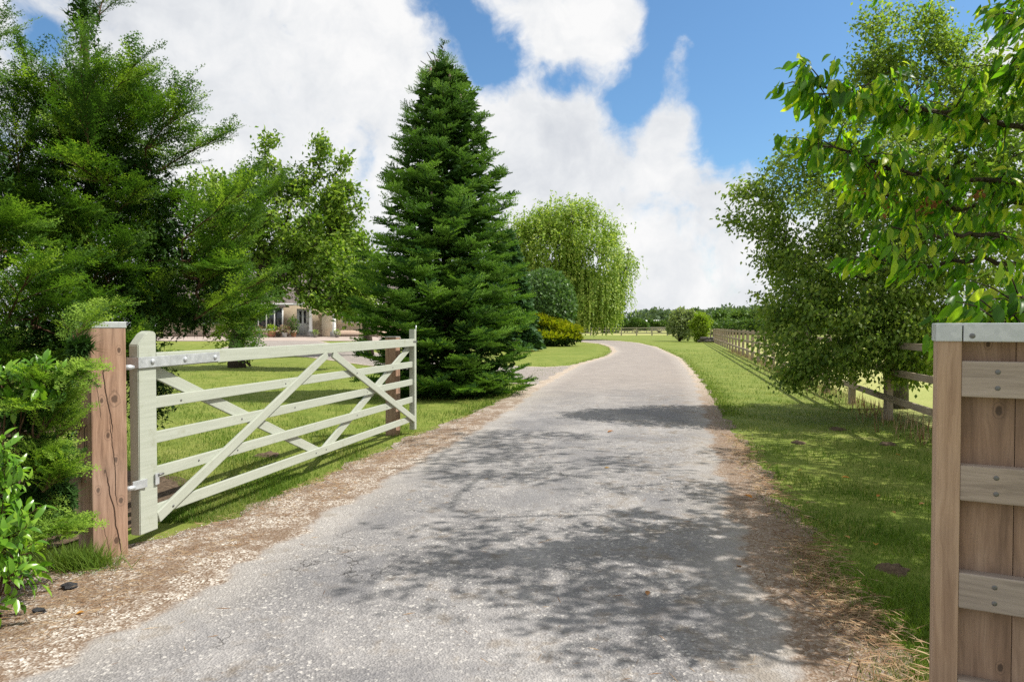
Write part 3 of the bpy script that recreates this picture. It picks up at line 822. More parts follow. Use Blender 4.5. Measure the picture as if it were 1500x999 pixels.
def skeleton(trunk, targets, sag=.05, nseg=5, rt=.15, rmin=.004, pull=.35):
    """branches from the trunk to every target; returns the paths and their radii"""
    P = [np.array(p, dtype=float) for p in trunk]; par = [-1] + list(range(len(P) - 1)); paths = []
    tdir = unit(np.array(trunk[-1]) - np.array(trunk[0]))
    base = np.array(trunk[len(trunk) // 2])
    order = np.argsort(np.linalg.norm(np.asarray(targets) - base, axis=1))
    arr = np.zeros((len(P) + len(targets) * nseg + 5, 3)); arr[:len(P)] = P; n = len(P)
    ntr = n
    for k in order:
        t_ = np.asarray(targets[k]); d_ = np.linalg.norm(arr[:n] - t_, axis=1)
        d_[:max(1, ntr // 3)] += .6                       # not from the very foot
        d_ = d_ + pull * np.maximum(0, arr[:n, 2] - t_[2])   # branches grow upward
        i = int(np.argmin(d_)); p = arr[i].copy(); pr = par[i]
        dv = t_ - p; Lr = np.linalg.norm(dv)
        d0 = unit(p - arr[pr]) if pr >= 0 else tdir
        c_ = p + d0 * Lr * .35 + np.array([0, 0, sag * Lr])
        idx = [i]
        for s in np.linspace(0, 1, nseg + 1)[1:]:
            q = p * (1 - s) ** 2 + 2 * c_ * s * (1 - s) + t_ * s * s + rng.normal(0, .03 * Lr, 3) * (1 - s)
            arr[n] = q; par.append(idx[-1]); idx.append(n); n += 1
        paths.append(idx)
    cnt = np.zeros(n)
    for idx in paths: cnt[idx[-1]] += 1
    for i in range(n - 1, 0, -1): cnt[par[i]] += cnt[i]
    rad = np.maximum(rmin, rt * (cnt / cnt.max()) ** .52)
    return arr[:n], paths, rad

def add_branches(mb, arr, paths, rad, ntr):
    for idx in paths:
        r = rad[idx].copy(); r[0] = min(r[0], r[1] * 1.15)
        mb.add(*tube_np(arr[idx], r, 6 if r.max() > .03 else 3, False))

def tree(name, label, cat, trunk, ells, leaf_mat, bark_mat, n_targets, leaves_per, leaf, leaf_size, spread, rt, shell=.5, sag=.05, hang=.3, group=None, front=0.0, twig=True, extra=None, size_var=.3, upn=.5):
    t_ = thing(name, label, cat, tuple(trunk[0]), group)
    tg, nn = sample(ells, n_targets, shell, front)
    arr, paths, rad = skeleton(trunk, tg, sag, 5, rt)
    ntr = len(trunk)
    mb = MB(); rr = np.maximum(rad[:ntr], rt * np.linspace(1, .45, ntr)); rr[0] *= 1.25
    mb.add(*tube_np(arr[:ntr], rr, 12)); mb.build('trunk', bark_mat, t_, smooth=True)
    mb = MB(); add_branches(mb, arr, paths, rad, ntr); mb.build('branches', bark_mat, t_, 'stuff', True)
    # leaves sit along the last stretch of every branch, and round its tip
    ends = np.array([arr[idx[-1]] for idx in paths]); prev = np.array([arr[idx[-3]] for idx in paths])
    rep = np.repeat(np.arange(len(ends)), leaves_per); n = len(rep)
    s = rng.random(n)[:, None]
    pos = prev[rep] * (1 - s) + ends[rep] * s + rng.normal(0, 1, (n, 3)) * np.array([1, 1, .8]) * spread
    out = unit(pos - np.array(trunk[ntr // 2])) * .6 + rng.normal(0, .6, (n, 3)); out[:, 2] -= hang
    crown = MB(); lt = leaf if isinstance(leaf, list) else [leaf]; ch = rng.integers(0, len(lt), n)
    cl = rng.random(len(ends))[rep] * .45 + rng.random(n) * .55
    for k, tm in enumerate(lt):
        f = ch == k
        upv = unit(rng.normal(0, 1, (f.sum(), 3)) * (1 - upn) + np.array([0, 0, 1]) * upn + .3 * np.array(SUN_DIR))
        scatter(crown, tm, pos[f], frames(out[f], upv), leaf_size * (1 + rng.normal(0, size_var, f.sum())).clip(.4, 1.8), cl[f])
    crown.build('crown', leaf_mat, t_, 'stuff')
    return t_, arr, paths

def ragged(ells, n, size):
    """adds small outlying lobes so the outline is uneven"""
    P, N = sample(ells, n, .85); r = np.array([np.mean(e[1]) for e in ells]).max()
    return ells + [(p, np.array([1, 1, 1.2]) * r * size * rng.uniform(.6, 1.3)) for p in P]

def bush(name, label, cat, ells, mat, n, size, leaf=LEAFQ, group=None, shell=.7, hang=0.0, stem_mat=None, front=.5, out_w=.7, base=None):
    zb = min(e[0][2] - e[1][2] for e in ells); c0 = ells[0][0]
    b0 = base or (c0[0], c0[1], max(0, zb) if zb > 0 else hz(c0[0], c0[1]))
    t_ = thing(name, label, cat, b0, group)
    mb = MB()
    for e in ells:
        for k in range(3):
            tip = e[0] + rng.normal(0, .25, 3) * e[1]
            foot = np.array(b0) + rng.normal(0, .04, 3) * e[1]; foot[2] = b0[2] - .03
            mb.add(*tube_np([foot, foot * .5 + tip * .5 + rng.normal(0, .05, 3) * e[1], tip], np.array([.05, .03, .012]) * np.linalg.norm(e[1]) * .5, 5))
    mb.build('stem', stem_mat or M['bark'], t_, 'stuff', True)
    P, N = sample(ells, n, shell, front)
    keep = P[:, 2] > b0[2]; P, N = P[keep], N[keep]
    o_ = N * out_w + rng.normal(0, .6, P.shape); o_[:, 2] -= hang
    cr = MB(); scatter(cr, leaf, P, frames(o_, N + rng.normal(0, .5, P.shape)), size * (1 + rng.normal(0, .3, len(P))).clip(.4, 1.8))
    cr.build('crown', mat, t_, 'stuff')
    return t_

# --- yews: curved shoots clothed in feathery fronds
def yew(label, ells, trunk, n_shoots, L, per=6, rt=.1, up=1.0, right=.55, fs=1.0):
    t_ = thing('yew_tree', label, 'yew tree', tuple(trunk[0]))
    KB = 6
    Pb, Nb = sample(ells, n_shoots // KB, .45, .75); Pb[:, 2] = np.maximum(Pb[:, 2], .1)
    arr, paths, rad = skeleton(trunk, Pb, .05, 5, rt, .005)
    mb = MB(); mb.add(*tube_np(arr[:len(trunk)], rt * np.linspace(1, .3, len(trunk)), 10)); mb.build('trunk', M['bark_red'], t_, smooth=True)
    mb = MB(); add_branches(mb, arr, paths, rad, len(trunk))
    cr = MB(); base, dirs, Ls, N = [], [], [], []
    for p, nn in zip(Pb, Nb):
        D = unit(nn * .8 + np.array([right, -.15, up]) + rng.normal(0, .25, 3)); sd = unit(np.cross(D, [0, 0, 1.])); bl = L * rng.uniform(1.0, 2.0)
        q = [p + D * bl * s - np.array([0, 0, .12 * bl * s * s]) for s in np.linspace(0, 1, KB + 1)]
        mb.add(*tube_np(np.array(q), np.linspace(.009, .003, KB + 1), 4, False))
        for k in range(KB):
            sg = 1 if k % 2 else -1
            base.append(q[k]); dirs.append(unit(D * 1.1 + sd * sg * rng.uniform(.4, .75) * (k < KB - 1) + rng.normal(0, .1, 3))); Ls.append(L * (1.05 - .1 * k) * rng.uniform(.7, 1.15)); N.append(nn)
    base, dirs, Ls, N = map(np.array, (base, dirs, Ls, N))
    pos, fw, up_, rn = [], [], [], []
    for b, dd, l in zip(base, dirs, Ls):
        bend = np.array([0, 0, -rng.uniform(-.05, .18)])
        side = unit(np.cross(dd, [0, 0, 1.])); sh = rng.random() * .5; pts = []
        for k in range(per + 1):
            s = k / per; q = b + dd * l * s + bend * l * s * s; pts.append(q)
            tang = unit(dd + bend * 2 * s)
            if k == per: pos.append(q - tang * .1); fw.append(tang); up_.append(np.array([0, 0, 1.]) + N[0] * 0); rn.append(min(.99, .5 + sh * .6 + rng.random() * .2)); continue
            for sg in (-1, 1):
                f = unit(tang * 1.05 + side * sg * rng.uniform(.45, .9) + rng.normal(0, .13, 3))
                pos.append(q); fw.append(f); up_.append(np.array([.25, -.2, 1.])); rn.append(min(.99, sh * .75 + .42 * s * s + rng.random() * .15))
        mb.add(*tube_np(np.array(pts), np.linspace(.006, .002, len(pts)), 3, False))
    mb.build('branches', M['bark_red'], t_, 'stuff', True)
    pos, fw, up_, rn = map(np.array, (pos, fw, up_, rn))
    ch = rng.integers(0, len(YEW), len(pos))
    for k, tm in enumerate(YEW):
        f = ch == k; scatter(cr, tm, pos[f], frames(fw[f], up_[f], .35), fs * rng.uniform(.72, 1.25, f.sum()), rn[f])
    Pi, Ni = sample([(e[0], e[1] * .74) for e in ells], n_shoots * 60, .05, .3); Pi = Pi[Pi[:, 2] > .05]; m_ = len(Pi)       # older sprays, coloured darker for the crown's inner shade
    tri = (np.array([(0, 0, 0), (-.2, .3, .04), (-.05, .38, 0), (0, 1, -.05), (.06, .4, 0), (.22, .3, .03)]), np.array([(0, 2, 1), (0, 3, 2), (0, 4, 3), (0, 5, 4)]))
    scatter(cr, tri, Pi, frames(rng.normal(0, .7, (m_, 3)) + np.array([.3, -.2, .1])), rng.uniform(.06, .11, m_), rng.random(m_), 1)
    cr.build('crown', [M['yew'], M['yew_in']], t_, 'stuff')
    print('yew tris', cr.ntri())
    return t_
tx = spot(125, 478, 6.4)
yew('big dark yew tree behind the capped gate post, reaching over the open gate',
    [ell(130, 30, 6.3, 16, 80, .3), ell(125, 150, 6.3, 36, 70, .5), ell(200, 150, 6.4, 22, 40, .3), ell(140, 240, 6.3, 70, 70, .8), ell(210, 270, 6.3, 55, 65, .8), ell(110, 330, 6.3, 130, 120, 1.0), ell(30, 270, 6.4, 60, 90, .8), ell(60, 740, 4.9, 60, 60, .4), ell(245, 350, 6.5, 85, 90, .8), ell(320, 400, 6.8, 62, 66, .6), ell(285, 462, 6.8, 42, 36, .5),
     ell(80, 480, 5.6, 120, 110, .8), ell(215, 450, 6.3, 110, 80, .8), ell(70, 620, 5.3, 100, 120, .6), ell(222, 575, 6.2, 42, 80, .5)],
    [(tx.x, tx.y, 0), (tx.x + .05, tx.y, 1), (tx.x + .02, tx.y, 2.2), (tx.x + .1, tx.y, 3.4), (tx.x, tx.y, 4.3)], 552, .40, 5, .07)
tx = spot(-70, 478, 5.2)
yew('narrow yew tree at the very edge of the view, beside the bigger yew',
    [ell(-45, 90, 5.2, 50, 200, .4), ell(-40, 300, 5.0, 70, 150, .6)],
    [(tx.x, tx.y, 0), (tx.x, tx.y, 1.5), (tx.x + .1, tx.y, 3), (tx.x + .1, tx.y, 4.2)], 84, .34, 5, .06)
# shoots that hang across the gate post
tx = spot(20, 640, 4.3)
yew('low yew spray reaching in front of the capped gate post',
    [ell(118, 508, 3.85, 22, 16, .05), ell(88, 575, 3.85, 22, 30, .08), ell(40, 600, 3.8, 55, 45, .1), ell(62, 680, 3.75, 40, 50, .1), ell(30, 745, 3.7, 45, 45, .1), ell(88, 730, 3.9, 18, 50, .08)],
    [(tx.x, tx.y, 0), (tx.x + .03, tx.y - .05, .4), (tx.x + .1, tx.y - .12, .8), (tx.x + .15, tx.y - .15, 1.0)], 90, .15, 4, .012, .5, .35, .6)

# --- the fir
def fir():
    bx, by = (655 - 750) / 1000 * 14.6, 14.6
    t_ = thing('fir_tree', 'tall dark conical fir tree with brown cones near its top, beside the drive', 'fir tree', (bx, by, 0))
    H = 7.25
    mb = MB(); mb.add(*tube_np([(bx, by, -.1), (bx, by, 2), (bx - .03, by, 4.5), (bx - .08, by, H - .4)], [.17, .13, .07, .02], 10)); mb.build('trunk', M['bark'], t_, smooth=True)
    mb.add(*tube_np([(bx - .08, by, H - .5), (bx - .1, by, H), (bx - .13, by, H + .2)], [.02, .012, .006], 5))
    prof = [(0, 1.5), (.45, 1.66), (1.85, 1.7), (3.2, 1.5), (4, 1.34), (5.4, 1.0), (6.3, .62), (6.8, .36), (7.2, .12)]
    br = MB(); pos, fw, upv, sc, rn = [], [], [], [], []; cones = []
    z = .12
    while z < H - .1:
        rmax = max(.1, np.interp(z, [a for a, _ in prof], [b for _, b in prof]) - (.14 if z > 2 else .05))
        nb = int(9 + rmax * 5.5); ph = rng.random() * 6.28
        for k in range(nb):
            a = ph + 6.283 * k / nb + rng.normal(0, .12); l = rmax * rng.uniform(.8, 1.08) * (1.12 if math.cos(a) < -.6 and 1.2 < z < 2.6 else 1)
            o_ = np.array([math.cos(a), math.sin(a), 0]); side = np.array([-o_[1], o_[0], 0])
            droop = np.interp(z, [0, 3, 5.5, 7], [-.16, -.12, .1, .7]) + rng.normal(0, .09); lift = .24 + rng.normal(0, .06)
            ctr = np.array([bx - .08 * z / H, by, z + rng.normal(0, .16)])
            pts = [ctr + o_ * l * s + np.array([0, 0, l * (droop * s + lift * s * s)]) for s in np.linspace(0, 1, 6)]
            br.add(*tube_np(pts, np.linspace(.022, .005, 6), 3, False))
            fade = rng.random() * .45; step = .155
            for s in np.arange(max(.16, 1 - 1.25 / max(l, .3)), 1.0001, step / l):
                q = ctr + o_ * l * s + np.array([0, 0, l * (droop * s + lift * s * s)])
                if q[1] > by + .35: continue                      # the far side is never seen through
                tang = unit(o_ + np.array([0, 0, droop + 2 * lift * s]))
                if s > .93: pos.append(q - tang * .12); fw.append(tang); upv.append((0, 0, 1.)); sc.append(min(1.15, .45 + l * .45)); rn.append(min(.99, fade * .6 + .6 + rng.random() * .2))
                for sg in (-1, 1):
                    f = unit(tang * .8 + side * sg * rng.uniform(.55, .95) + np.array([0, 0, rng.normal(.0, .12)]))
                    pos.append(q); fw.append(f); upv.append((0, 0, 1.)); sc.append(rng.uniform(.7, 1.15) * min(1, .4 + l * .45)); rn.append(min(.99, fade * .7 + rng.random() * .25 + .35 * max(0, s - .55) / .45))
            if 4.6 < z < 6.9 and rng.random() < .36:
                s = rng.uniform(.45, .85); cones.append(ctr + o_ * l * s + np.array([0, 0, l * (droop * s + lift * s * s) + .03]))
            elif 3.6 < z <= 4.6 and rng.random() < .08: cones.append(pts[4] + np.array([0, 0, .03]))
        z += .235 if z < 5.5 else .18
    # bare leaders at the tip
    for dx, l in ((-.32, .28), (-.2, .4), (.05, .35), (.14, .2), (-.45, .1), (.28, .12)):
        p0 = np.array([bx - .1, by, H - .55 + rng.random() * .3]); p1 = p0 + np.array([dx * .5, 0, l * .35]); p2 = p0 + np.array([dx, 0, l + .1])
        br.add(*tube_np([p0, p1, p2], [.014, .012, .007], 5))
        for q, f in ((p1, p2 - p1), (p0, p1 - p0)): pos.append(q); fw.append(f); upv.append((0, -1, .2)); sc.append(.4); rn.append(rng.random())
    br.build('branches', M['bark'], t_, 'stuff', True)
    pos, fw, upv, sc, rn = map(np.array, (pos, fw, upv, sc, rn)); cr = MB(); ch = rng.integers(0, len(FIR), len(pos))
    for k, tm in enumerate(FIR):
        f = ch == k; scatter(cr, tm, pos[f], frames(fw[f], upv[f], .25), sc[f], rn[f])
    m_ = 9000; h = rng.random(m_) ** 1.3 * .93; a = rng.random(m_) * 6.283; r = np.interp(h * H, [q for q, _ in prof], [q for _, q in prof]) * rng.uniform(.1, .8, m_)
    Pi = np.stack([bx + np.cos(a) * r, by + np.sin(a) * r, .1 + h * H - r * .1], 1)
    scatter(cr, LEAFQ, Pi, frames(np.stack([np.cos(a), np.sin(a), rng.normal(0, .4, m_)], 1), None, .5), rng.uniform(.12, .24, m_), rng.random(m_), 1)  # dark filler quads put shade into the colour of the fir's interior
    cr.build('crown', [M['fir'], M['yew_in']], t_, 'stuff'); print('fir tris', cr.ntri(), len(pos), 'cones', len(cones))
    V, T = lathe_np([(.001, 0), (.022, .012), (.03, .06), (.027, .12), (.012, .165), (.001, .17)], (0, 0, 0), 8)
    me = mesh_np('cone', V, T, M['cone'], None, True)
    for c in cones: place(bpy.data.objects.new('cone', me), t_, Matrix.Translation(c) @ Matrix.Rotation(rng.normal(0, .15), 4, 'X'))
fir()

# --- the apple tree
b = spot(347, 538, 24); b.z = 0
tree('apple_tree', 'spreading old apple tree with a thick crooked trunk on the lawn before the house', 'apple tree',
     [(b.x, b.y, -.1), (b.x - .05, b.y, .6), (b.x + .1, b.y, 1.3), (b.x + .5, b.y - .1, 2.1), (b.x + .9, b.y, 2.9), (b.x + 1.0, b.y, 3.8)],
     [ell(440, 330, 24, 80, 60), ell(396, 225, 24, 9, 36, .4), ell(385, 265, 24, 22, 30), ell(425, 275, 24, 28, 26), ell(465, 222, 24, 12, 26, .5), ell(450, 262, 24, 18, 26), ell(505, 238, 24, 20, 7, .4), ell(490, 265, 24, 16, 20), ell(525, 290, 24, 12, 14), ell(345, 320, 24, 60, 60), ell(480, 400, 23.5, 55, 50), ell(410, 395, 24, 52, 34), ell(320, 400, 24, 50, 60),
      ell(310, 300, 24.5, 50, 50), ell(500, 300, 24, 30, 40), ell(480, 440, 23, 40, 28), ell(520, 430, 23, 28, 34), ell(325, 430, 23.6, 40, 34), ell(392, 428, 23.6, 30, 14, .6)], M['apple'], M['bark'],
     520, 62, LEAF2, .14, .17, .26, .4, .1, .25)
bush('ivy_climber', 'bright green ivy climbing the apple tree trunk', 'ivy', [ell(366, 500, 23.7, 9, 30, .15), ell(330, 500, 24.0, 14, 34, .3)], M['limebush'], 500, .12)

# --- pear-like screen behind, joining apple and fir
tree('orchard_tree', 'leafy light green tree filling the gap between the apple tree and the fir', 'tree',
     [(-6.9, 33, 0), (-7.0, 33, 1.2), (-7.2, 33, 2.6), (-7.4, 33, 3.6)], [ell(500, 390, 33, 45, 55), ell(470, 360, 33, 50, 50), ell(530, 390, 33, 25, 60), ell(515, 440, 33, 30, 30)], M['apple'], M['bark'], 200, 50, LEAFQ, .2, .28, .2)

for px, py, rx, ry, d_, lab in ((360, 400, 60, 60, 64, 'broad green tree rising behind the bungalow roof nearest the yew'), (470, 395, 70, 55, 66, 'rounded green tree behind the bungalow roof above the porch'), (250, 410, 70, 60, 66, 'dark tree behind the bungalow, half hidden by the yew')):
    bx = (px - 750) / 1000 * d_
    tree('garden_tree', lab, 'tree', [(bx, d_, .6), (bx, d_, 2), (bx, d_, 3.5), (bx, d_, 4.5)], [ell(px, py, d_, rx, ry), ell(px - 25, py + 20, d_, rx * .7, ry * .6), ell(px + 25, py + 25, d_, rx * .7, ry * .6)], M['hedge'], M['bark'], 130, 95, LEAFQ, .27, .5, .3, group='trees behind the bungalow')
# --- dark conifer and willow and shrubs about the island lawn
def spire(name, label, bx, by, H, rb, mat, n, size):
    t_ = thing(name, label, 'conifer', (bx, by, hz(bx, by)))
    mb = MB(); mb.add(*tube_np([(bx, by, hz(bx, by) - .2), (bx, by, H * .95)], [.18, .03], 8)); mb.build('trunk', M['bark'], t_)
    h = rng.random(n) ** 1.25; a = rng.random(n) * 6.283; r = rb * (1 - h) ** .75 * (.55 + .45 * rng.random(n) ** .5) * (.85 + .2 * np.sin(a * 5 + h * 30))
    P = np.stack([bx + np.cos(a) * r, by + np.sin(a) * r, hz(bx, by) + .2 + h * (H - .3)], 1)
    o_ = np.stack([np.cos(a), np.sin(a), rng.normal(-.1, .35, n)], 1)
    cr = MB(); scatter(cr, LEAFQ, P, frames(o_, None, .6), size * rng.uniform(.6, 1.4, n)); cr.build('crown', mat, t_, 'stuff')
spire('dark_conifer', 'blue green dark conifer tucked behind the tall fir', -.1, 40, 6.6, 1.75, M['spruce'], 7000, .36)

def willow():
    bx, by = 6.2, 74.0
    t_ = thing('weeping_willow', 'large golden green weeping willow at the bend of the drive', 'willow', (bx, by, 0))
    mb = MB(); mb.add(*tube_np([(bx, by, -.2), (bx + .2, by, 2.5), (bx + .1, by, 5), (bx - .3, by, 8)], [.75, .55, .45, .3], 10)); mb.build('trunk', M['bark'], t_, smooth=True)
    D = 74
    tops = [ell(800, 352, D, 52, 40, 4), ell(848, 345, D, 45, 38, 4), ell(785, 375, D, 50, 40, 4), ell(872, 378, D, 40, 38, 4), ell(887, 406, D, 26, 26, 3), ell(832, 316, D, 34, 20, 3), ell(900, 430, D, 8, 26, 1), ell(860, 425, D, 40, 40, 3.5), ell(800, 420, D, 50, 40, 3.5), ell(912, 388, D, 7, 9, 1), ell(760, 360, D, 30, 40, 3)]
    Pc, Nc = sample(tops, 230, .8, .6); pk = rng.integers(0, len(Pc), 7500)
    P = Pc[pk] + rng.normal(0, 1, (7500, 3)) * np.array([.65, .65, .5]); N = unit(Nc[pk] + unit(P - Pc[pk]) * .9)
    br = MB(); tg = P[rng.choice(len(P), 60)]
    arr, paths, rad = skeleton([(bx, by, 0), (bx + .2, by, 2.5), (bx + .1, by, 5), (bx - .3, by, 8)], tg, .2, 5, .35, .03)
    add_branches(br, arr, paths, rad, 4); br.build('branches', M['bark'], t_, 'stuff', True)
    pos, fw, rn, un = [], [], [], []
    for p, n_ in zip(P, N):
        L = rng.uniform(.8, 2.6) * (1.5 if p[2] < 7 else .6); L = min(L, p[2] - rng.uniform(.5, 3.2))
        if L < .5: continue
        g = rng.random() * .6; k = int(L / .105); s = (np.arange(k) + rng.random(k)) / k
        o_ = n_ * np.array([.5, .5, 0]) + rng.normal(0, .12, 3)
        arc = np.minimum(s * 3, 1)
        q = p + o_[None] * (arc[:, None] * .8) + np.array([0, 0, 1.])[None] * (.35 * np.sin(np.minimum(s * 4, np.pi))[:, None] - (s * L)[:, None]) + rng.normal(0, .05, (k, 3))
        pos.append(q); f = rng.normal(0, .35, (k, 3)) + np.array([0, 0, -1.]); f[:, :2] += n_[:2] * .4; fw.append(f); rn.append(g + rng.random(k) * .4); un.append(np.repeat((n_ + np.array([.2, -.2, .7]))[None], k, 0))
    pos, fw, rn, un = np.concatenate(pos), np.concatenate(fw), np.concatenate(rn), np.concatenate(un); top = pos[:, 2] > 9.5; fw[top] = fw[top] * .5 + un[top] * .35 + rng.normal(0, .45, (top.sum(), 3))
    cr = MB(); scatter(cr, LEAFQ, pos, frames(fw, rng.normal(0, .45, pos.shape) + un), rng.uniform(.17, .32, len(pos)), rn); cr.build('crown', M['willow'], t_, 'stuff'); print('willow', cr.ntri())
willow()
bush('round_shrub', 'big clipped round evergreen shrub in front of the willow', 'shrub', [ell(797, 450, 52, 46, 54), ell(780, 455, 52, 40, 45)], M['holly'], 15000, .26, LEAF2, shell=.86, base=(2.4, 52, 0), out_w=.5)
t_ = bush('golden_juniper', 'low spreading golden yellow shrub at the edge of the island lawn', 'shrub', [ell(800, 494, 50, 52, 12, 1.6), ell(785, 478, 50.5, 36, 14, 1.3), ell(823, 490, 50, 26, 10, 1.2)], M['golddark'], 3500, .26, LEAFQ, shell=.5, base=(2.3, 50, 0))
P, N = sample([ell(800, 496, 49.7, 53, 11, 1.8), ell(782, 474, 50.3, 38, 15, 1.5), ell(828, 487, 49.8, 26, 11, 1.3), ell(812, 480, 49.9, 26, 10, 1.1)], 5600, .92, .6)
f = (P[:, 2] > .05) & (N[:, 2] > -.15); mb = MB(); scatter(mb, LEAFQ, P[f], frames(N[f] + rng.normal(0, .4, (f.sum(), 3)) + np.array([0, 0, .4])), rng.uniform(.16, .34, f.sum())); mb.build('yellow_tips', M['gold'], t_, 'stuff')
bush('lime_bush', 'lime green bush at the corner where the paddock fence turns', 'bush', ragged([ell(1025, 480, 62, 14, 16), ell(1029, 470, 62, 10, 10)], 16, .3), M['limebush'], 3600, .2, LEAFQ, shell=.3, base=(17.0, 62, 0))
bush('grey_bush', 'grey green rounded bush behind the lime green one', 'bush', ragged([ell(998, 476, 66, 20, 20), ell(1003, 464, 66, 16, 9)], 20, .3), M['greybush'], 4400, .22, LEAFQ, shell=.35, base=(16.2, 66, 0))
t_ = thing('log_pile', 'low heap of cut logs under the lime green bush', 'logs', (17.6, 60.2, 0))
for k in range(7):
    a = rng.random() * .5; c = Vector((17.0 + k * .22, 60.2 + rng.normal(0, .15), .16 + .2 * (k % 2)))
    V, T = tube_np([(-.6, 0, 0), (.6, 0, 0)], rng.uniform(.1, .16), 8); place(bpy.data.objects.new('log', mesh_np('log', V, T, M['bark_grey'])), t_, Matrix.Translation(c) @ Matrix.Rotation(a, 4, 'Z'))

# --- far hedges, clumps and wood
def row(x0, x1, y, h0, h1, step, wdt):
    out = []
    for x in np.arange(x0, x1, step):
        h = rng.uniform(h0, h1); out.append((np.array([x + rng.normal(0, step * .3), y + rng.normal(0, wdt), h * .45]), np.array([step * rng.uniform(.7, 1.1), wdt, h * .55])))
    return out
bush('field_hedge', 'long clipped dark hedge beyond the paddock fence', 'hedge', row(33.5, 80, 114, 2.3, 3.0, 1.6, .9), M['hedge'], 12000, .42, LEAFQ, base=(33.5, 114, 0))
for i, (px, w_, h_, d_, lab) in enumerate([(885, 26, 8, 150, 'low olive green hawthorn clump under the trailing edge of the willow'), (905, 16, 9, 165, 'rounded green clump between the willow and the white roofed barn'), (932, 11, 6, 150, 'small dark clump just before the white roofed barn'), (966, 15, 2.5, 160, 'low clump in front of the white roofed barn'),
                                           (860, 20, 8, 160, 'clump seen below the hanging willow branches')]):
    bush('hawthorn', lab, 'hedge bush', ragged([ell(px, 474, d_, w_, h_), ell(px + 9, 477, d_, w_ * .8, h_ * .7), ell(px - 10, 478, d_, w_ * .7, h_ * .6)], 8, .35), M['hedge'], 2500, .55, LEAFQ, 'bushes along the pasture', .6, base=((px - 750) / 1000 * d_, d_, 0))
def wood():
    mb = MB()
    for k in range(420):
        x = rng.uniform(-190, 330); d_ = rng.uniform(330, 420); pxx = x / d_ * 1000 + 750
        top = np.interp(pxx, [700, 885, 930, 980, 1040, 1090, 1120, 1150, 1300], [463, 462, 459, 457, 455, 452, 449, 455, 455]) + rng.normal(0, 2.0)
        H = CAM_H + (478 - top) / 1000 * d_; r = rng.uniform(2.2, 5.0)
        e = [(np.array([x, d_, H * .5]), np.array([r, r, H * .5])), (np.array([x + rng.normal(0, 1.5), d_ - 1, H * .78]), np.array([r * .7, r * .7, H * .22]))]
        P, N = sample(e, 120, .8, .7); scatter(mb, LEAFQ, P, frames(N + rng.normal(0, .5, P.shape), N + rng.normal(0, .5, P.shape)), rng.uniform(1.2, 2.6, len(P)), np.clip(rng.random() * .7 + rng.random(len(P)) * .3, 0, 1))
        mb.add(*tube_np([(x, d_, 0), (x, d_, H * .6)], [.3, .15], 4))
    o = mb.build('wood', M['wood_far'], None, 'stuff'); o['label'] = 'dark far wood along the horizon beyond the pasture'; print('wood', mb.ntri())
wood()
for i, (px, w_, h_, d_, lab) in enumerate([(1078, 16, 15, 260, 'round crowned field tree before the far wood, nearer the bushes'), (1110, 20, 17, 255, 'wide green field tree before the far wood, next to the birch'), (1050, 12, 11, 250, 'small round field tree before the far wood, above the fence corner')]):
    bx = (px - 750) / 1000 * d_
    tree('field_tree', lab, 'tree', [(bx, d_, 0), (bx, d_, 1), (bx, d_, 2), (bx, d_, 3)], [ell(px, 470, d_, w_, h_ * .8), ell(px + 5, 464, d_, w_ * .6, h_ * .6)], M['hedge'], M['bark'], 60, 40, LEAFQ, 1.0, .8, .3, group='trees before the far wood')
barn = thing('barn', 'long low white roofed barn far off in front of the wood', 'barn', (64, 300, 0))
V, T = box_np((64, 303, 1.4), (9.6, 6, 2.8)); b_ = MB(); b_.add(V, T); b_.build('wall', M['pale_wall'], barn)
V = np.array([(58.9, 299.6, 2.8), (69.1, 299.6, 2.8), (69.1, 303, 4.2), (58.9, 303, 4.2), (58.9, 306.4, 2.8), (69.1, 306.4, 2.8)]); b_ = MB(); b_.add(V, quads([(0, 1, 2, 3), (3, 2, 5, 4)])); b_.add(V - np.array([0, 0, .12]), quads([(3, 2, 1, 0), (4, 5, 2, 3)])); b_.build('roof', M['white_frame'], barn)

# --- birch beyond the fence
birch_ells = [ell(1315, 60, 11.5, 75, 65, .5), ell(1255, 115, 11.5, 55, 40, .4), ell(1330, 150, 11.5, 110, 60, .7), ell(1290, 250, 11.3, 170, 80, 1.5), ell(1170, 330, 11, 80, 75, 1.0), ell(1110, 300, 11, 45, 40, .6),
              ell(1250, 400, 11, 130, 90, 1.6), ell(1220, 480, 10.6, 110, 60, 1.3), ell(1150, 520, 10.2, 48, 36, .5), ell(1360, 420, 11, 130, 130, 1.6), ell(1420, 250, 11.6, 110, 130, 1.5), ell(1300, 520, 10.6, 90, 45, 1.0), ell(1215, 545, 10.2, 70, 28, .5), ell(1330, 480, 10.4, 60, 80, .6), ell(1165, 430, 10.6, 50, 70, .7), ell(1400, 90, 11.6, 45, 70, .5)]
bx = spot(1320, 478, 12)
tree('birch_tree', 'full birch tree with small leaves overhanging the rail fence', 'birch tree',
     [(bx.x, bx.y, -.1), (bx.x, bx.y, 1.2), (bx.x - .1, bx.y, 2.6), (bx.x - .05, bx.y, 4.0), (bx.x, bx.y, 5.2)],
     birch_ells, M['birch'], M['bark_grey'], 1250, 80, LEAFQ, .062, .12, .11, .42, .12, .75, front=.3)

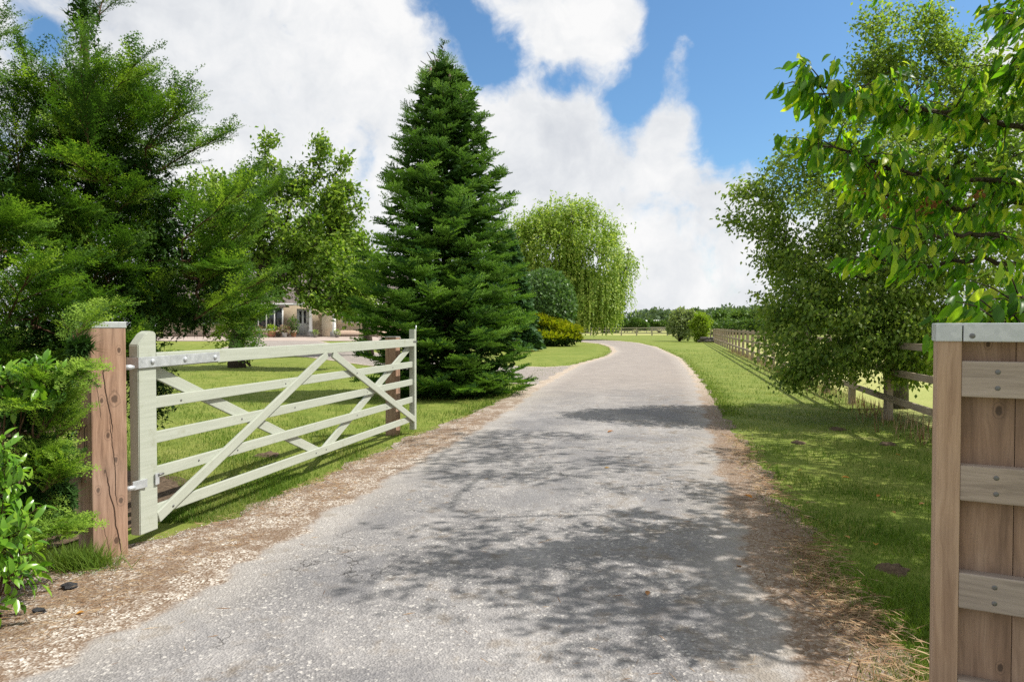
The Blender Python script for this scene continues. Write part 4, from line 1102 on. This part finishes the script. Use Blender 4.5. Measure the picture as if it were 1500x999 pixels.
tree('field_maple', 'leafy tree behind the cherry boughs at the edge of the view, shading the verge', 'tree', [(7.3, 7.4, -.1), (7.3, 7.4, 1.2), (7.2, 7.4, 2.4), (7.1, 7.3, 3.6), (7.1, 7.3, 4.6)],
     [(np.array((5.2, 4.6, 4.3)), np.array((1.0, 1.0, .7))), (np.array((6.2, 6.0, 4.5)), np.array((1.2, 1.1, 1.1))), (np.array((7.1, 7.8, 4.4)), np.array((1.3, 1.2, 1.5))), (np.array((7.9, 9.4, 4.2)), np.array((1.2, 1.2, 1.6))), (np.array((6.6, 7.2, 2.4)), np.array((1.0, 1.2, .9))), (np.array((5.9, 3.9, 4.0)), np.array((.9, .8, .7)))],
     M['birch'], M['bark'], 420, 42, LEAFQ, .085, .13, .12, .4, .1, .4)

# --- cherry: boughs come in from beside the boarded gate
def cherry():
    D = 4.7; tr = spot(1640, 478, 5.0)
    t_ = thing('cherry_tree', 'cherry tree with large drooping leaves reaching in over the boarded gate', 'cherry tree', (tr.x, tr.y, 0))
    mb = MB(); mb.add(*tube_np([(tr.x, tr.y, -.1), (tr.x, tr.y, 1.2), (tr.x - .1, tr.y, 2.2), (tr.x - .05, tr.y, 3.4), (tr.x, tr.y, 4.6)], [.14, .12, .1, .07, .03], 12)); mb.build('trunk', M['bark'], t_, smooth=True)
    boughs = [[(1630, 250, 5.0), (1490, 190, 4.7), (1400, 165, 4.6), (1320, 160, 4.5), (1250, 145, 4.4), (1185, 125, 4.3)],
              [(1630, 300, 5.0), (1500, 270, 4.7), (1365, 262, 4.6), (1270, 240, 4.5), (1195, 205, 4.4)],
              [(1630, 380, 5.0), (1450, 344, 4.6), (1372, 345, 4.5), (1290, 335, 4.5)],
              [(1630, 400, 5.0), (1450, 381, 4.8), (1324, 389, 4.8), (1280, 380, 4.8)],
              [(1630, 90, 5.0), (1540, 40, 4.6), (1480, 30, 4.5)],
              [(1630, 200, 5.0), (1540, 110, 4.6), (1460, 100, 4.5)],
              [(1630, 470, 4.4), (1570, 440, 3.6), (1510, 452, 3.3), (1455, 462, 3.2)],
              [(1600, 440, 5.0), (1480, 455, 4.6), (1420, 478, 4.5), (1370, 486, 4.4)],
              [(1630, 330, 5.0), (1520, 300, 4.9), (1400, 300, 4.9), (1310, 295, 4.9), (1250, 265, 4.9)],
              [(1640, 200, 5.0), (1560, 60, 5.2), (1500, -60, 5.4)], [(1640, 250, 5.0), (1600, 120, 4.2), (1560, 20, 3.6)],
              [(1640, 330, 5.0), (1800, 200, 4.0), (1900, 150, 3.3)], [(1640, 330, 5.0), (1750, 100, 4.6), (1850, 0, 4.2)], [(1640, 300, 5.0), (1700, 100, 5.6), (1650, -80, 6.0)],
              [(1640, 330, 5.0), (1850, 250, 3.8), (2050, 200, 3.0)],
              [(1640, 330, 5.0), (1700, 150, 4.2), (1720, 20, 3.6), (1700, -80, 3.4)], [(1640, 380, 5.0), (1800, 330, 3.9), (1900, 300, 3.4), (1960, 250, 3.1)]]
    thin = {2: 1, 3: 1, 7: 1, 8: 2}
    over = [(np.array((3.5, 4.9, 4.75)), np.array((.95, .9, .6))), (np.array((4.7, 7.4, 6.0)), np.array((1.3, 1.3, .75))), (np.array((3.6, 3.5, 3.9)), np.array((.8, .7, .7))), (np.array((3.2, 4.1, 4.3)), np.array((.8, .6, .5))), (np.array((4.9, 9.2, 6.9)), np.array((1.2, 1.0, .7)))]
    limb = MB(); tips, tdir, dens = [], [], []
    for bi, bgh in enumerate(boughs):
        P = np.array([spot(*p) for p in bgh]); n = len(P)
        s = np.linspace(0, n - 1, n * 5); Q = np.stack([np.interp(s, np.arange(n), P[:, k]) for k in range(3)], 1)
        Q += rng.normal(0, .012, Q.shape)
        limb.add(*tube_np(Q, np.linspace(.022, .005, len(Q)), 6, False))
        for k in range(3, len(Q)):
            for j in range(thin.get(bi, 3)):
                dv = unit(unit(Q[k] - Q[k - 1]) * .5 + rng.normal(0, .6, 3) * np.array([1, 1.2, .7]) + np.array([0, 0, .05])); l = rng.uniform(.1, .34)
                e = Q[k] + dv * l - np.array([0, 0, l * l * .4]); limb.add(*tube_np([Q[k], (Q[k] + e) / 2 + np.array([0, 0, .02]), e], [.005, .004, .002], 3, False))
                for s_ in (.35, .6, .8, 1.0): tips.append(Q[k] * (1 - s_) + e * s_); tdir.append(dv); dens.append(bi)
        # the leading shoot
        for s_ in range(3): tips.append(Q[-1] + rng.normal(0, .02, 3)); tdir.append(unit(Q[-1] - Q[-3])); dens.append(bi)
    tg, _ = sample(over, 150, .3)
    arr, paths, rad = skeleton([(tr.x - .05, tr.y, 3.0), (tr.x - .05, tr.y, 3.8), (tr.x, tr.y, 4.6)], tg, .05, 5, .022)
    add_branches(limb, arr, paths, rad, 3)
    for idx in paths:
        for k in (2, 3, 4, 5):
            for r_ in range(3): tips.append(arr[idx[k]] + rng.normal(0, .12, 3)); tdir.append(unit(arr[idx[k]] - arr[idx[k - 1]] + rng.normal(0, .1, 3)))
    limb.build('branches', M['bark'], t_, 'stuff', True)
    tips, tdir = np.array(tips), np.array(tdir); rep = np.repeat(np.arange(len(tips)), 3)
    pos = tips[rep] + rng.normal(0, .02, (len(rep), 3))
    f = tdir[rep] * .5 + rng.normal(0, .34, (len(rep), 3)); f[:, 2] -= 1.0
    sz = rng.uniform(.06, .13, len(rep)); F = frames(f, rng.normal(0, .5, f.shape) + np.array([.35, -.55, .5]))
    tm = [leaf_tmpl(1, .37, .45, .25, 4), leaf_tmpl(1, .33, .7, .4, 4), leaf_tmpl(1, .41, .25, .1, 4)]
    ch = rng.integers(0, 3, len(rep))
    # the leaves that show largest are single parts; the rest are one
    px = pos[:, 0] / pos[:, 1] * 1000 + 750; py = 478 - (pos[:, 2] - CAM_H) / pos[:, 1] * 1000
    vis = (px < 1495) & (px > 1090) & (py > 0) & (py < 500); o_ = np.argsort(np.where(vis, pos[:, 1] / sz, 1e9)); big = o_[:300]
    mes = [mesh_np('leaf', v, t, M['cherry'], None, True) for v, t in tm]
    for i in big:
        Wd = Matrix.Translation(pos[i]) @ Matrix(F[i].tolist()).to_4x4() @ Matrix.Diagonal((sz[i], sz[i], sz[i], 1))
        place(bpy.data.objects.new('leaf', mes[ch[i]]), t_, Wd)
    rest = np.setdiff1d(np.arange(len(rep)), big); cr = MB()
    for k in range(3):
        g = rest[ch[rest] == k]; scatter(cr, tm[k], pos[g], F[g], sz[g])
    cr.build('crown', M['cherry'], t_, 'stuff', True); print('cherry leaves', len(rep), cr.ntri())
    # withered fruit clusters and dead leaves
    for (a, b_, d_) in ((1265, 272, 4.5), (1283, 256, 4.5), (1360, 298, 4.6), (1425, 290, 4.6), (1300, 300, 4.5), (1350, 310, 4.6)):
        c = np.array(spot(a, b_, d_)); g = MB(); Pn = c + rng.normal(0, .028, (22, 3)); scatter(g, LEAF2, Pn, frames(rng.normal(0, 1, (22, 3))), rng.uniform(.025, .055, 22)); g.build('withered_cluster', M['deadleaf'], t_, 'stuff')
cherry()

# --- laurels beside the gate post
def laurel(label, ells, base, n, size):
    t_ = thing('laurel_shrub', label, 'laurel', base)
    tm = [leaf_tmpl(1, .36, .25, .15, 4), leaf_tmpl(1, .40, .4, .05, 4), leaf_tmpl(1, .34, .2, .3, 4)]
    mes = [mesh_np('leaf', v, t, M['laurel'], None, True) for v, t in tm]
    P, N = sample(ells, n // 6, .5, .5); mb = MB(); leaves = []
    for li, (p, nn) in enumerate(zip(P, N)):
        d_ = unit(nn + np.array([.2, -.2, .7]) + rng.normal(0, .2, 3)); L = rng.uniform(.08, .16)
        if li % 12 == 0: mb.add(*tube_np([np.array(base) + rng.normal(0, .03, 3), (np.array(base) + p) / 2 + rng.normal(0, .04, 3), p], [.008, .006, .004], 4, False))
        mb.add(*tube_np([p, p + d_ * L], [.004, .002], 4, False))
        for k in range(6):
            s = .3 + .7 * k / 5; a = k * 2.4 + rng.random(); side = unit(np.cross(d_, [math.cos(a), math.sin(a), .3]))
            leaves.append((p + d_ * L * s, d_ * (.35 + .5 * s) + side * .8, d_))
    mb.build('stem', M['bark_red'], t_, 'stuff', True)
    pos = np.array([l[0] for l in leaves]); F = frames(np.array([l[1] for l in leaves]), np.array([l[2] for l in leaves])); sz = size * rng.uniform(.65, 1.2, len(pos))
    vis = np.argsort(np.where(pos[:, 0] / pos[:, 1] > -.755, pos[:, 1], 9)); single = set(vis[:300].tolist()); cr = MB()
    for k in range(3):
        g = np.array([i for i in range(len(pos)) if i not in single and i % 3 == k], dtype=int)
        if len(g): scatter(cr, tm[k], pos[g], F[g], sz[g])
    if cr.n: cr.build('foliage', M['laurel'], t_, 'stuff', True)
    for i in single:
        place(bpy.data.objects.new('leaf', mes[i % 3]), t_, Matrix.Translation(pos[i]) @ Matrix(F[i].tolist()).to_4x4() @ Matrix.Diagonal((sz[i], sz[i], sz[i], 1)))
p = spot(-20, 910, 3.3); laurel('glossy bright green laurel shrub low at the edge of the gravel', [ell(-8, 700, 3.3, 14, 36, .08), ell(-4, 795, 3.25, 18, 36, .08), ell(-10, 855, 3.2, 16, 20, .08)], (p.x, p.y, 0), 620, .075)
p = spot(10, 840, 3.7); laurel('taller laurel branch of glossy leaves against the dark yew', [ell(12, 575, 3.7, 34, 16, .08), ell(62, 562, 3.7, 18, 10, .08)], (p.x, p.y, 0), 360, .07)

# --- variegated ivy at the hinge stile
def ivy():
    b = gp(-.14, 0, -.12); t_ = thing('variegated_ivy', 'cream edged ivy winding between the capped post and the gate stile', 'ivy', (b.x, b.y, 0))
    mb = MB(); cr = MB()
    for k in range(9):
        p = np.array([b.x + rng.normal(0, .03), b.y + rng.normal(0, .05), 0]); pts = [p]
        for s in range(9): p = p + np.array([rng.normal(0, .016), rng.normal(0, .02), rng.uniform(.06, .14)]); pts.append(p)
        pts = np.array(pts); mb.add(*tube_np(pts, .003, 3, False)); q = pts[rng.integers(1, len(pts), 16)] + rng.normal(0, .03, (16, 3))
        scatter(cr, LEAF2, q, frames(rng.normal(0, .7, (16, 3)) + np.array([.3, -.5, -.2]), np.array([.4, -.8, .4])), rng.uniform(.03, .055, 16))
    mb.build('stem', M['bark'], t_, 'stuff'); cr.build('leaves', M['ivy'], t_, 'stuff')
ivy()

# ------------------------------------------------------------------ the house
def house():
    zf = .68; y = 50.0
    t_ = thing('bungalow', 'low cream bungalow with brown tiled roof, bay window and porch columns', 'bungalow', (-14, y, zf))
    def bx(name, c, s, mat, par=None):
        b_ = MB(); b_.add(*box_np(c, s)); return b_.build(name, mat, par or t_)
    bx('wall', (-17, y + 4, zf + 1.25), (17, 8, 2.5), M['render_wall'])
    bx('plinth', (-17, y - .02, zf + .2), (17.04, .1, .55), M['brick'])
    # roof
    rv = np.array([(-26, y - .7, 2.4), (-8, y - .7, 2.4), (-8, y + 4, 5.0), (-26, y + 4, 5.0), (-26, y + 8.7, 2.4), (-8, y + 8.7, 2.4)]) + np.array([0, 0, zf])
    b_ = MB(); b_.add(rv, quads([(0, 1, 2, 3), (3, 2, 5, 4)])); b_.add(rv - np.array([0, 0, .14]), quads([(3, 2, 1, 0), (4, 5, 2, 3)]))
    rf = b_.build('roof', M['roof'], t_)
    bx('gutter', (-17, y - .74, zf + 2.36), (18, .12, .12), M['white_frame'], rf)
    # windows
    def window(x0, x1, z0, z1, n, yy):
        w = bx('window', ((x0 + x1) / 2, yy, (z0 + z1) / 2 + zf), (x1 - x0, .06, z1 - z0), M['curtain'])
        for k in range(n):
            a = x0 + (x1 - x0) * k / n; b2 = x0 + (x1 - x0) * (k + 1) / n
            bx('pane', ((a + b2) / 2, yy - .045, (z0 + z1) / 2 + zf), (b2 - a - .06, .02, z1 - z0 - .08), M['glass'], w)
        for k in range(n + 1): bx('mullion', (x0 + (x1 - x0) * k / n, yy - .06, (z0 + z1) / 2 + zf), (.085, .08, z1 - z0), M['white_frame'], w)
        bx('sill', ((x0 + x1) / 2, yy - .1, z0 + zf - .035), (x1 - x0 + .1, .2, .07), M['white_frame'], w); bx('head', ((x0 + x1) / 2, yy - .06, z1 + zf + .03), (x1 - x0 + .1, .1, .07), M['white_frame'], w)
    bx('bay', (-17.9, y - .45, zf + .25), (3.0, .86, .5), M['brick']); bx('bay_roof', (-17.9, y - .5, zf + 2.2), (3.2, 1.0, .12), M['roof'])
    window(-19.4, -16.5, .56, 2.1, 5, y - .8)
    window(-12.4, -11.2, 1.1, 2.15, 2, y - .06)
    window(-10.4, -9.2, 1.1, 2.15, 2, y - .06)
    window(-23.6, -21.4, 1.0, 2.15, 3, y - .06)
    d_ = bx('door', (-15.25, y - .05, zf + 1.05), (.95, .09, 2.0), M['door_paint'])
    for k in (-.2, .12): bx('pane', (-15.25 + k, y - .1, zf + 1.45), (.16, .02, .9), M['glass'], d_)
    bx('handle', (-14.9, y - .13, zf + 1.0), (.03, .06, .14), M['bolt'], d_)
    bx('step', (-15.2, y - .4, zf + .06), (1.8, .7, .14), M['paving'])
    bx('porch_wall', (-13.2, y - .5, zf + 1.2), (.9, 1.0, 2.3), M['pale_wall'])
    for x in (-14.15, -12.5):
        V, T = lathe_np([(.16, .5), (.15, .6), (.12, .68), (.11, 1.4), (.1, 2.2), (.14, 2.26), (.14, 2.34)], (x, y - 2.0, zf - .1), 14); b_ = MB(); b_.add(V, T); cl = b_.build('column', M['white_frame'], t_, smooth=True)
        bx('base', (x, y - 2.0, zf + .13), (.46, .46, .55), M['greypot'], cl)
    bx('porch_roof', (-13.6, y - 1.25, zf + 2.31), (3.4, 1.9, .14), M['white_frame'])
house()
def pot(label, px, py, d_, r, h, mat, pm, ph, pw, n):
    p = spot(px, py, d_); p.z = hz(p.x, p.y) + .02; t_ = thing('flower_pot', label, 'flower pot', tuple(p), 'pots before the house')
    b_ = MB(); b_.add(*lathe_np([(.001, 0), (r * .7, 0), (r, h * .85), (r * 1.08, h * .86), (r * 1.08, h), (r * .92, h), (r * .88, h * .9), (.001, h * .88)], p, 14)); b_.build('pot', mat, t_, smooth=True)
    P, N = sample([(np.array(p) + np.array([0, 0, h + ph * .45]), np.array([pw, pw, ph * .55]))], n, .3); g = MB(); scatter(g, LEAFQ, P, frames(N + rng.normal(0, .4, P.shape)), .16 * rng.uniform(.5, 1.3, n)); g.build('plant', pm, t_, 'stuff')
pot('pale round pot of faded pink flowers below the bay window', 380, 500, 47, .2, .3, M['glazed'], M['flower'], .45, .5, 260)
pot('large terracotta pot with a bright yellow green plant', 398, 500, 47, .3, .42, M['terracotta'], M['limebush'], .4, .36, 260)
pot('small white pot of trailing flowers next to the terracotta pot', 417, 500, 47, .19, .34, M['glazed'], M['flower'], .42, .46, 260)
pot('dark grey pot between the terracotta pot and the white pot', 407.5, 499, 47.6, .18, .3, M['greypot'], M['flower'], .25, .3, 120)
pot('tall leafy green shrub in a terracotta pot beside the front door', 430, 499, 47.4, .2, .3, M['terracotta'], M['hedge'], 1.2, .38, 500)
pot('grey tub with a low grey green plant at the foot of the nearer porch column', 462, 500, 46.5, .17, .22, M['greypot'], M['greybush'], .25, .2, 120)
pot('grey tub with a grey green plant at the foot of the farther porch column', 494, 500, 46.5, .17, .25, M['greypot'], M['greybush'], .25, .2, 120)

# ------------------------------------------------------------------ grass, straw, gravel
def blade(seg=2, w=.06):
    if seg == 1: return np.array([(-w, 0, 0), (w, 0, 0), (0, .25, 1.0)]), np.array([(0, 1, 2)])
    return np.array([(-w, 0, 0), (w, 0, 0), (-w * .7, .12, .55), (w * .7, .12, .55), (0, .4, .95)]), np.array([(0, 1, 3), (0, 3, 2), (2, 3, 4)])

def rot_z(a):
    c, s = np.cos(a), np.sin(a); o = np.zeros_like(a); i = np.ones_like(a)
    return np.stack([np.stack([c, -s, o], 1), np.stack([s, c, o], 1), np.stack([o, o, i], 1)], 1)

def lawn_grass(name, label, n, ymin, ymax, xlo, xhi, len0, dens_noise=True):
    u_ = rng.random(n); y_ = 1 / (1 / ymin + u_ * (1 / ymax - 1 / ymin))
    lo, hi = xlo(y_), xhi(y_); x_ = lo + (hi - lo) * rng.random(n)
    # thin and worn spots
    k = np.sin(x_ * 2.3 + 1.7 * np.sin(y_ * 1.3)) * np.sin(y_ * 2.9 + x_) ; keep = rng.random(n) < .78 + .3 * k
    keep &= ((x_ + 4.75) / 2.0) ** 2 + ((y_ - 5.3) / 1.7) ** 2 > 1
    for (sx, sy, sr) in SOIL_SHADE: keep &= (((x_ - sx) / sr) ** 2 + ((y_ - sy) / (sr * 1.0)) ** 2 > 1) | (rng.random(n) < .04)
    x_, y_ = x_[keep], y_[keep]; n = len(x_)
    mb = MB(); near = y_ < 5.5
    L = len0 * rng.uniform(.45, 1.25, n) * (1 + .25 * np.sin(x_ * 5 + y_ * 3)) * (1 + .03 * np.maximum(0, y_ - 4))
    for f, seg in ((near, 2), (~near, 1)):
        if not f.any(): continue
        P = np.stack([x_[f], y_[f], hgt(x_[f], y_[f]) - .004], 1); m_ = f.sum()
        F = rot_z(rng.random(m_) * 6.283) @ frames(np.array([0, 1., 0]) + rng.normal(0, .3, (m_, 3)), np.array([0, 0, 1.]) + rng.normal(0, .28, (m_, 3)))
        wsc = 1 if seg == 2 else 1.3
        tm = blade(seg, .045 * wsc)
        clump = .5 + .5 * np.sin(x_[f] * 3.1 + 2 * np.sin(y_[f] * 2.2))
        scatter(mb, tm, P, F, L[f], np.clip(clump * .45 + rng.random(m_) * .55, 0, .999))
    o = mb.build(name, M['grass'], None, 'stuff'); o['label'] = label; print(name, mb.ntri())
SOIL_SHADE = []
for px, py, r in ((1312, 838, .13), (1172, 650, .13), (1228, 630, .16), (1300, 652, .13), (390, 668, .2)):  # first spot is bare soil; the others are dark patches standing in for shade
    d_ = 1450 / (py - 478); SOIL_SHADE.append(((px - 750) / 1000 * d_, d_, r * .7))
for i, (x, y, r) in enumerate(SOIL_SHADE):
    n = 14; a = np.linspace(0, 6.283, n, endpoint=False); V = [(x, y, .035)]
    for k, (f, h) in enumerate(((.5, .03), (.85, .014), (1.0, -.004))):
        rr = r * f * (1 + .2 * np.sin(a * 3 + i) + rng.normal(0, .1, n)); V += [(x + q * math.cos(b), y + q * math.sin(b), h + rng.normal(0, .006)) for q, b in zip(rr, a)]
    T = [(0, 1 + k, 1 + (k + 1) % n) for k in range(n)]
    for l in range(2): T += [tuple(q) for q in quads([(1 + l * n + k, 1 + (l + 1) * n + k, 1 + (l + 1) * n + (k + 1) % n, 1 + l * n + (k + 1) % n) for k in range(n)])]
    b_ = MB(); b_.add(np.array(V), np.array(T)); b_.build('soil_and_shade_patch', M['soil'], None, 'structure')
lawn_grass('verge_grass', 'mown grass of the verge between the drive and the rail fence', 118000, 2.35, 42, lambda y: interp(OUT_R, y) - .12 + rng.normal(0, .09, len(y)), lambda y: np.minimum(fence_x(y) + .3, y * .78 + .1), .042)
def gate_x(y): return GO.x + (y - GO.y) * GD.x / GD.y
lawn_grass('lawn_grass', 'mown grass of the lawn seen through the gate', 80000, 5.0, 26, lambda y: -.60 * y, lambda y: np.where(y < 9.2, gate_x(y) + .12, np.minimum(interp(OUT_L, y) + .1, 9)) + rng.normal(0, .08, len(y)), .045)
def edge_tufts():
    mb = MB(); n = 9000; y_ = 1 / (1 / 11 + rng.random(n) * (1 / 62 - 1 / 11)); right = rng.random(n) < .5
    x_ = np.where(right, interp(OUT_R, y_) + np.abs(rng.normal(0, .22, n)) - .05, interp(OUT_L, y_) - np.abs(rng.normal(0, .22, n)) + .05)
    ok = right | (y_ < 14.5) | (y_ > 26); x_, y_ = x_[ok], y_[ok]; n = len(x_)
    F = rot_z(rng.random(n) * 6.283); scatter(mb, blade(1, .1), np.stack([x_, y_, hgt(x_, y_)], 1), F, rng.uniform(.025, .065, n)); o = mb.build('edge_grass', M['grass'], None, 'stuff'); o['label'] = 'longer tufts of grass along the edges of the drive'
edge_tufts()
# fine grass at the foot of the post
g0 = spot(112, 838, 4.03); g0.z = 0
t_ = thing('grass_tuft', 'clump of fine dark grass at the foot of the capped gate post', 'grass tuft', tuple(g0)); mb = MB(); n = 1500
P = np.stack([g0.x + rng.normal(0, .1, n), g0.y + rng.normal(0, .045, n), np.zeros(n)], 1)
scatter(mb, blade(2, .013), P, rot_z(rng.random(n) * 6.283) @ frames(np.array([0, 1., 0]) + rng.normal(0, .3, (n, 3)), np.array([0, 0, 1.]) + rng.normal(0, .5, (n, 3))), rng.uniform(.06, .2, n), rng.random(n) * .5); mb.build('blades', M['grass'], t_, 'stuff')
# rough dry grass under the fence
mb = MB(); n = 2600; y_ = rng.uniform(7, 40, n); x_ = fence_x(y_) + rng.normal(0, .22, n)
scatter(mb, blade(1, .035), np.stack([x_, y_, 0 * x_], 1), rot_z(rng.random(n) * 6.283), rng.uniform(.06, .24, n)); o = mb.build('rough_grass', M['straw'], None, 'stuff'); o['label'] = 'dry rough grass along the foot of the rail fence'

# stones
def pebble(seed):
    r_ = np.random.default_rng(seed); V = np.array([(1, 0, 0), (-1, 0, 0), (0, 1, 0), (0, -1, 0), (0, 0, .7), (0, 0, -.5)], dtype=float) * r_.uniform(.6, 1.2, (6, 1)) + r_.normal(0, .15, (6, 3))
    return V, np.array([(0, 2, 4), (2, 1, 4), (1, 3, 4), (3, 0, 4), (2, 0, 5), (1, 2, 5), (3, 1, 5), (0, 3, 5)])
m, nt = new_mat('loose_stone'); r_ = attr(nt, 'rnd'); surface(nt, ramp(nt, r_, [(0, (.08, .055, .04)), (.35, (.2, .145, .105)), (.5, (.36, .31, .26)), (.75, (.6, .56, .5)), (1, (.8, .77, .71))]), .85, .25); M['pebble'] = m
def stones(name, label, n, ymin, ymax, xf, smin, smax, pow_=1.0):
    y_ = 1 / (1 / ymin + rng.random(n) ** pow_ * (1 / ymax - 1 / ymin)); x_ = xf(y_, n); mb = MB(); ch = rng.integers(0, 4, n)
    k = np.sin(x_ * 4.2 + 1.2 * np.sin(y_ * 3.1)) * np.sin(y_ * 3.3 + x_ * 1.5); keep = rng.random(n) < .6 + .5 * k
    for c in range(4):
        f = (ch == c) & keep; m_ = f.sum(); scatter(mb, pebble(c), np.stack([x_[f], y_[f], np.full(m_, .013)], 1), frames(rng.normal(0, 1, (m_, 3)) * np.array([1, 1, .3])), rng.uniform(smin, smax, m_) * (1 + .05 * y_[f]))
    o = mb.build(name, M['pebble'], None, 'stuff'); o['label'] = label; print(name, mb.ntri())
def between(a, b, lo=0., hi=1.):
    return lambda y, n: (lambda t: interp(a, y) * (1 - t) + interp(b, y) * t)(lo + (hi - lo) * rng.random(n))
stones('gravel', 'pale loose gravel between the gate and the asphalt', 20000, 2.4, 11, between(OUT_L, ASPH_L, .03, 1.04), .002, .0056)
stones('roadside_grit', 'loose grit on the drive beside the verge', 4500, 2.4, 12, lambda y, n: interp(ASPH_R, y) + rng.normal(.02, .16, n), .0025, .008)
stones('drive_grit', 'scattered grit lying on the asphalt', 5000, 2.4, 14, between(ASPH_L, ASPH_R), .0018, .005)
# straw
STRAW = (np.array([(-.012, -.5, 0), (.012, -.5, 0), (.012, .5, .04), (-.012, .5, .04), (0, 0, .07)]), np.array([(0, 1, 4), (1, 2, 4), (2, 3, 4), (3, 0, 4)]))
def straw(name, label, n, ymin, ymax, xf, lo, hi):
    y_ = 1 / (1 / ymin + rng.random(n) * (1 / ymax - 1 / ymin)); x_ = xf(y_, n); mb = MB()
    k = np.sin(x_ * 3.2 + 2.2 * np.sin(y_ * 2.1)); keep = rng.random(n) < .65 + .4 * k; x_, y_ = x_[keep], y_[keep]; n = len(x_)
    d_ = rng.normal(0, 1, (n, 3)); d_[:, 2] *= .12; scatter(mb, STRAW, np.stack([x_, y_, rng.uniform(.012, .035, n)], 1), frames(d_), rng.uniform(lo, hi, n) * (1 + .03 * y_)); o = mb.build(name, M['straw'], None, 'stuff'); o['label'] = label
straw('verge_straw', 'dry cut grass and straw along the verge', 5500, 2.35, 9, lambda y, n: interp(OUT_R, y) + rng.normal(-.08, .1, n), .02, .1)
straw('gravel_litter', 'brown needles and straw lying on the gravel', 14000, 2.4, 11, between(OUT_L, ASPH_L, 0, .8), .015, .06)
straw('drive_litter', 'bits of straw lying on the drive', 500, 2.6, 12, between(ASPH_L, ASPH_R), .02, .07)

# fallen leaves and lumps
lm = mesh_np('fallen_leaf', *leaf_tmpl(1, .6, .5, .1, 4), M['dryleaf'])
for px, py, sz, lab in ((1104, 737, .085, 'bright orange leaf at the ragged edge between asphalt and verge'), (1248, 798, .05, 'small tan leaf in the verge grass straight above the bare soil patch'),
                        (1286, 806, .06, 'ochre leaf in the verge grass nearest the boarded gate and the bare soil patch'), (1288, 735, .05, 'orange leaf halfway across the verge, level with the second batten of the boarded gate'),
                        (1358, 745, .06, 'yellow leaf in the grass right beside the end post of the boarded gate'), (1320, 672, .06, 'rusty leaf in the grass by the small dark shade patches under the rail fence'),
                        (1170, 695, .05, 'small red brown leaf near the drive edge in the middle of the verge'), (1235, 705, .07, 'long brown leaf in the sunny strip of verge grass'), (1082, 838, .05, 'orange brown leaf lying on loose grit at the edge of the asphalt'),
                        (1310, 757, .05, 'pale yellow leaf in a sunny fleck of verge grass'), (68, 871, .05, 'yellow leaf on the gravel beside the dark stone lumps'), (118, 908, .04, 'orange leaf on the gravel nearest the asphalt'),
                        (22, 917, .04, 'red brown leaf on the gravel below the laurel'), (885, 690, .08, 'pale leaf lying in the middle of the shaded drive'), (950, 883, .045, 'buff leaf on the cracked asphalt close to the camera'), (890, 637, .09, 'far yellow leaf on the drive in the shade band')):
    d_ = 1450 / (py - 478); x_ = (px - 750) / 1000 * d_
    o = bpy.data.objects.new('fallen_leaf', lm); place(o, None, Matrix.Translation((x_, d_, .035 if px > 1090 else .03)) @ Matrix.Rotation(rng.random() * 6.28, 4, 'Z') @ Matrix.Rotation(rng.normal(0, .25), 4, 'X') @ Matrix.Diagonal((sz, sz, sz, 1)))
    o['label'] = lab; o['category'] = 'leaf'; o['group'] = 'leaves fallen on the verge and drive'
for (px, py, s, lab) in ((97, 869, .035, 'dark stone lump on the gravel before the grass tuft'), (51, 907, .025, 'smaller dark stone lump on the gravel by the laurel')):
    d_ = 1450 / (py - 478); bm = bmesh.new(); bmesh.ops.create_icosphere(bm, subdivisions=2, radius=1)
    for v in bm.verts: v.co *= random.uniform(.75, 1.2); v.co.z *= .65
    me = bpy.data.meshes.new('stone'); bm.to_mesh(me); bm.free(); me.materials.append(M['stone'])
    o = bpy.data.objects.new('stone', me); place(o, None, Matrix.Translation(((px - 750) / 1000 * d_, d_, .03)) @ Matrix.Diagonal((s * 1.3, s, s, 1))); o['label'] = lab; o['category'] = 'stone'
print('objects', len(bpy.data.objects))
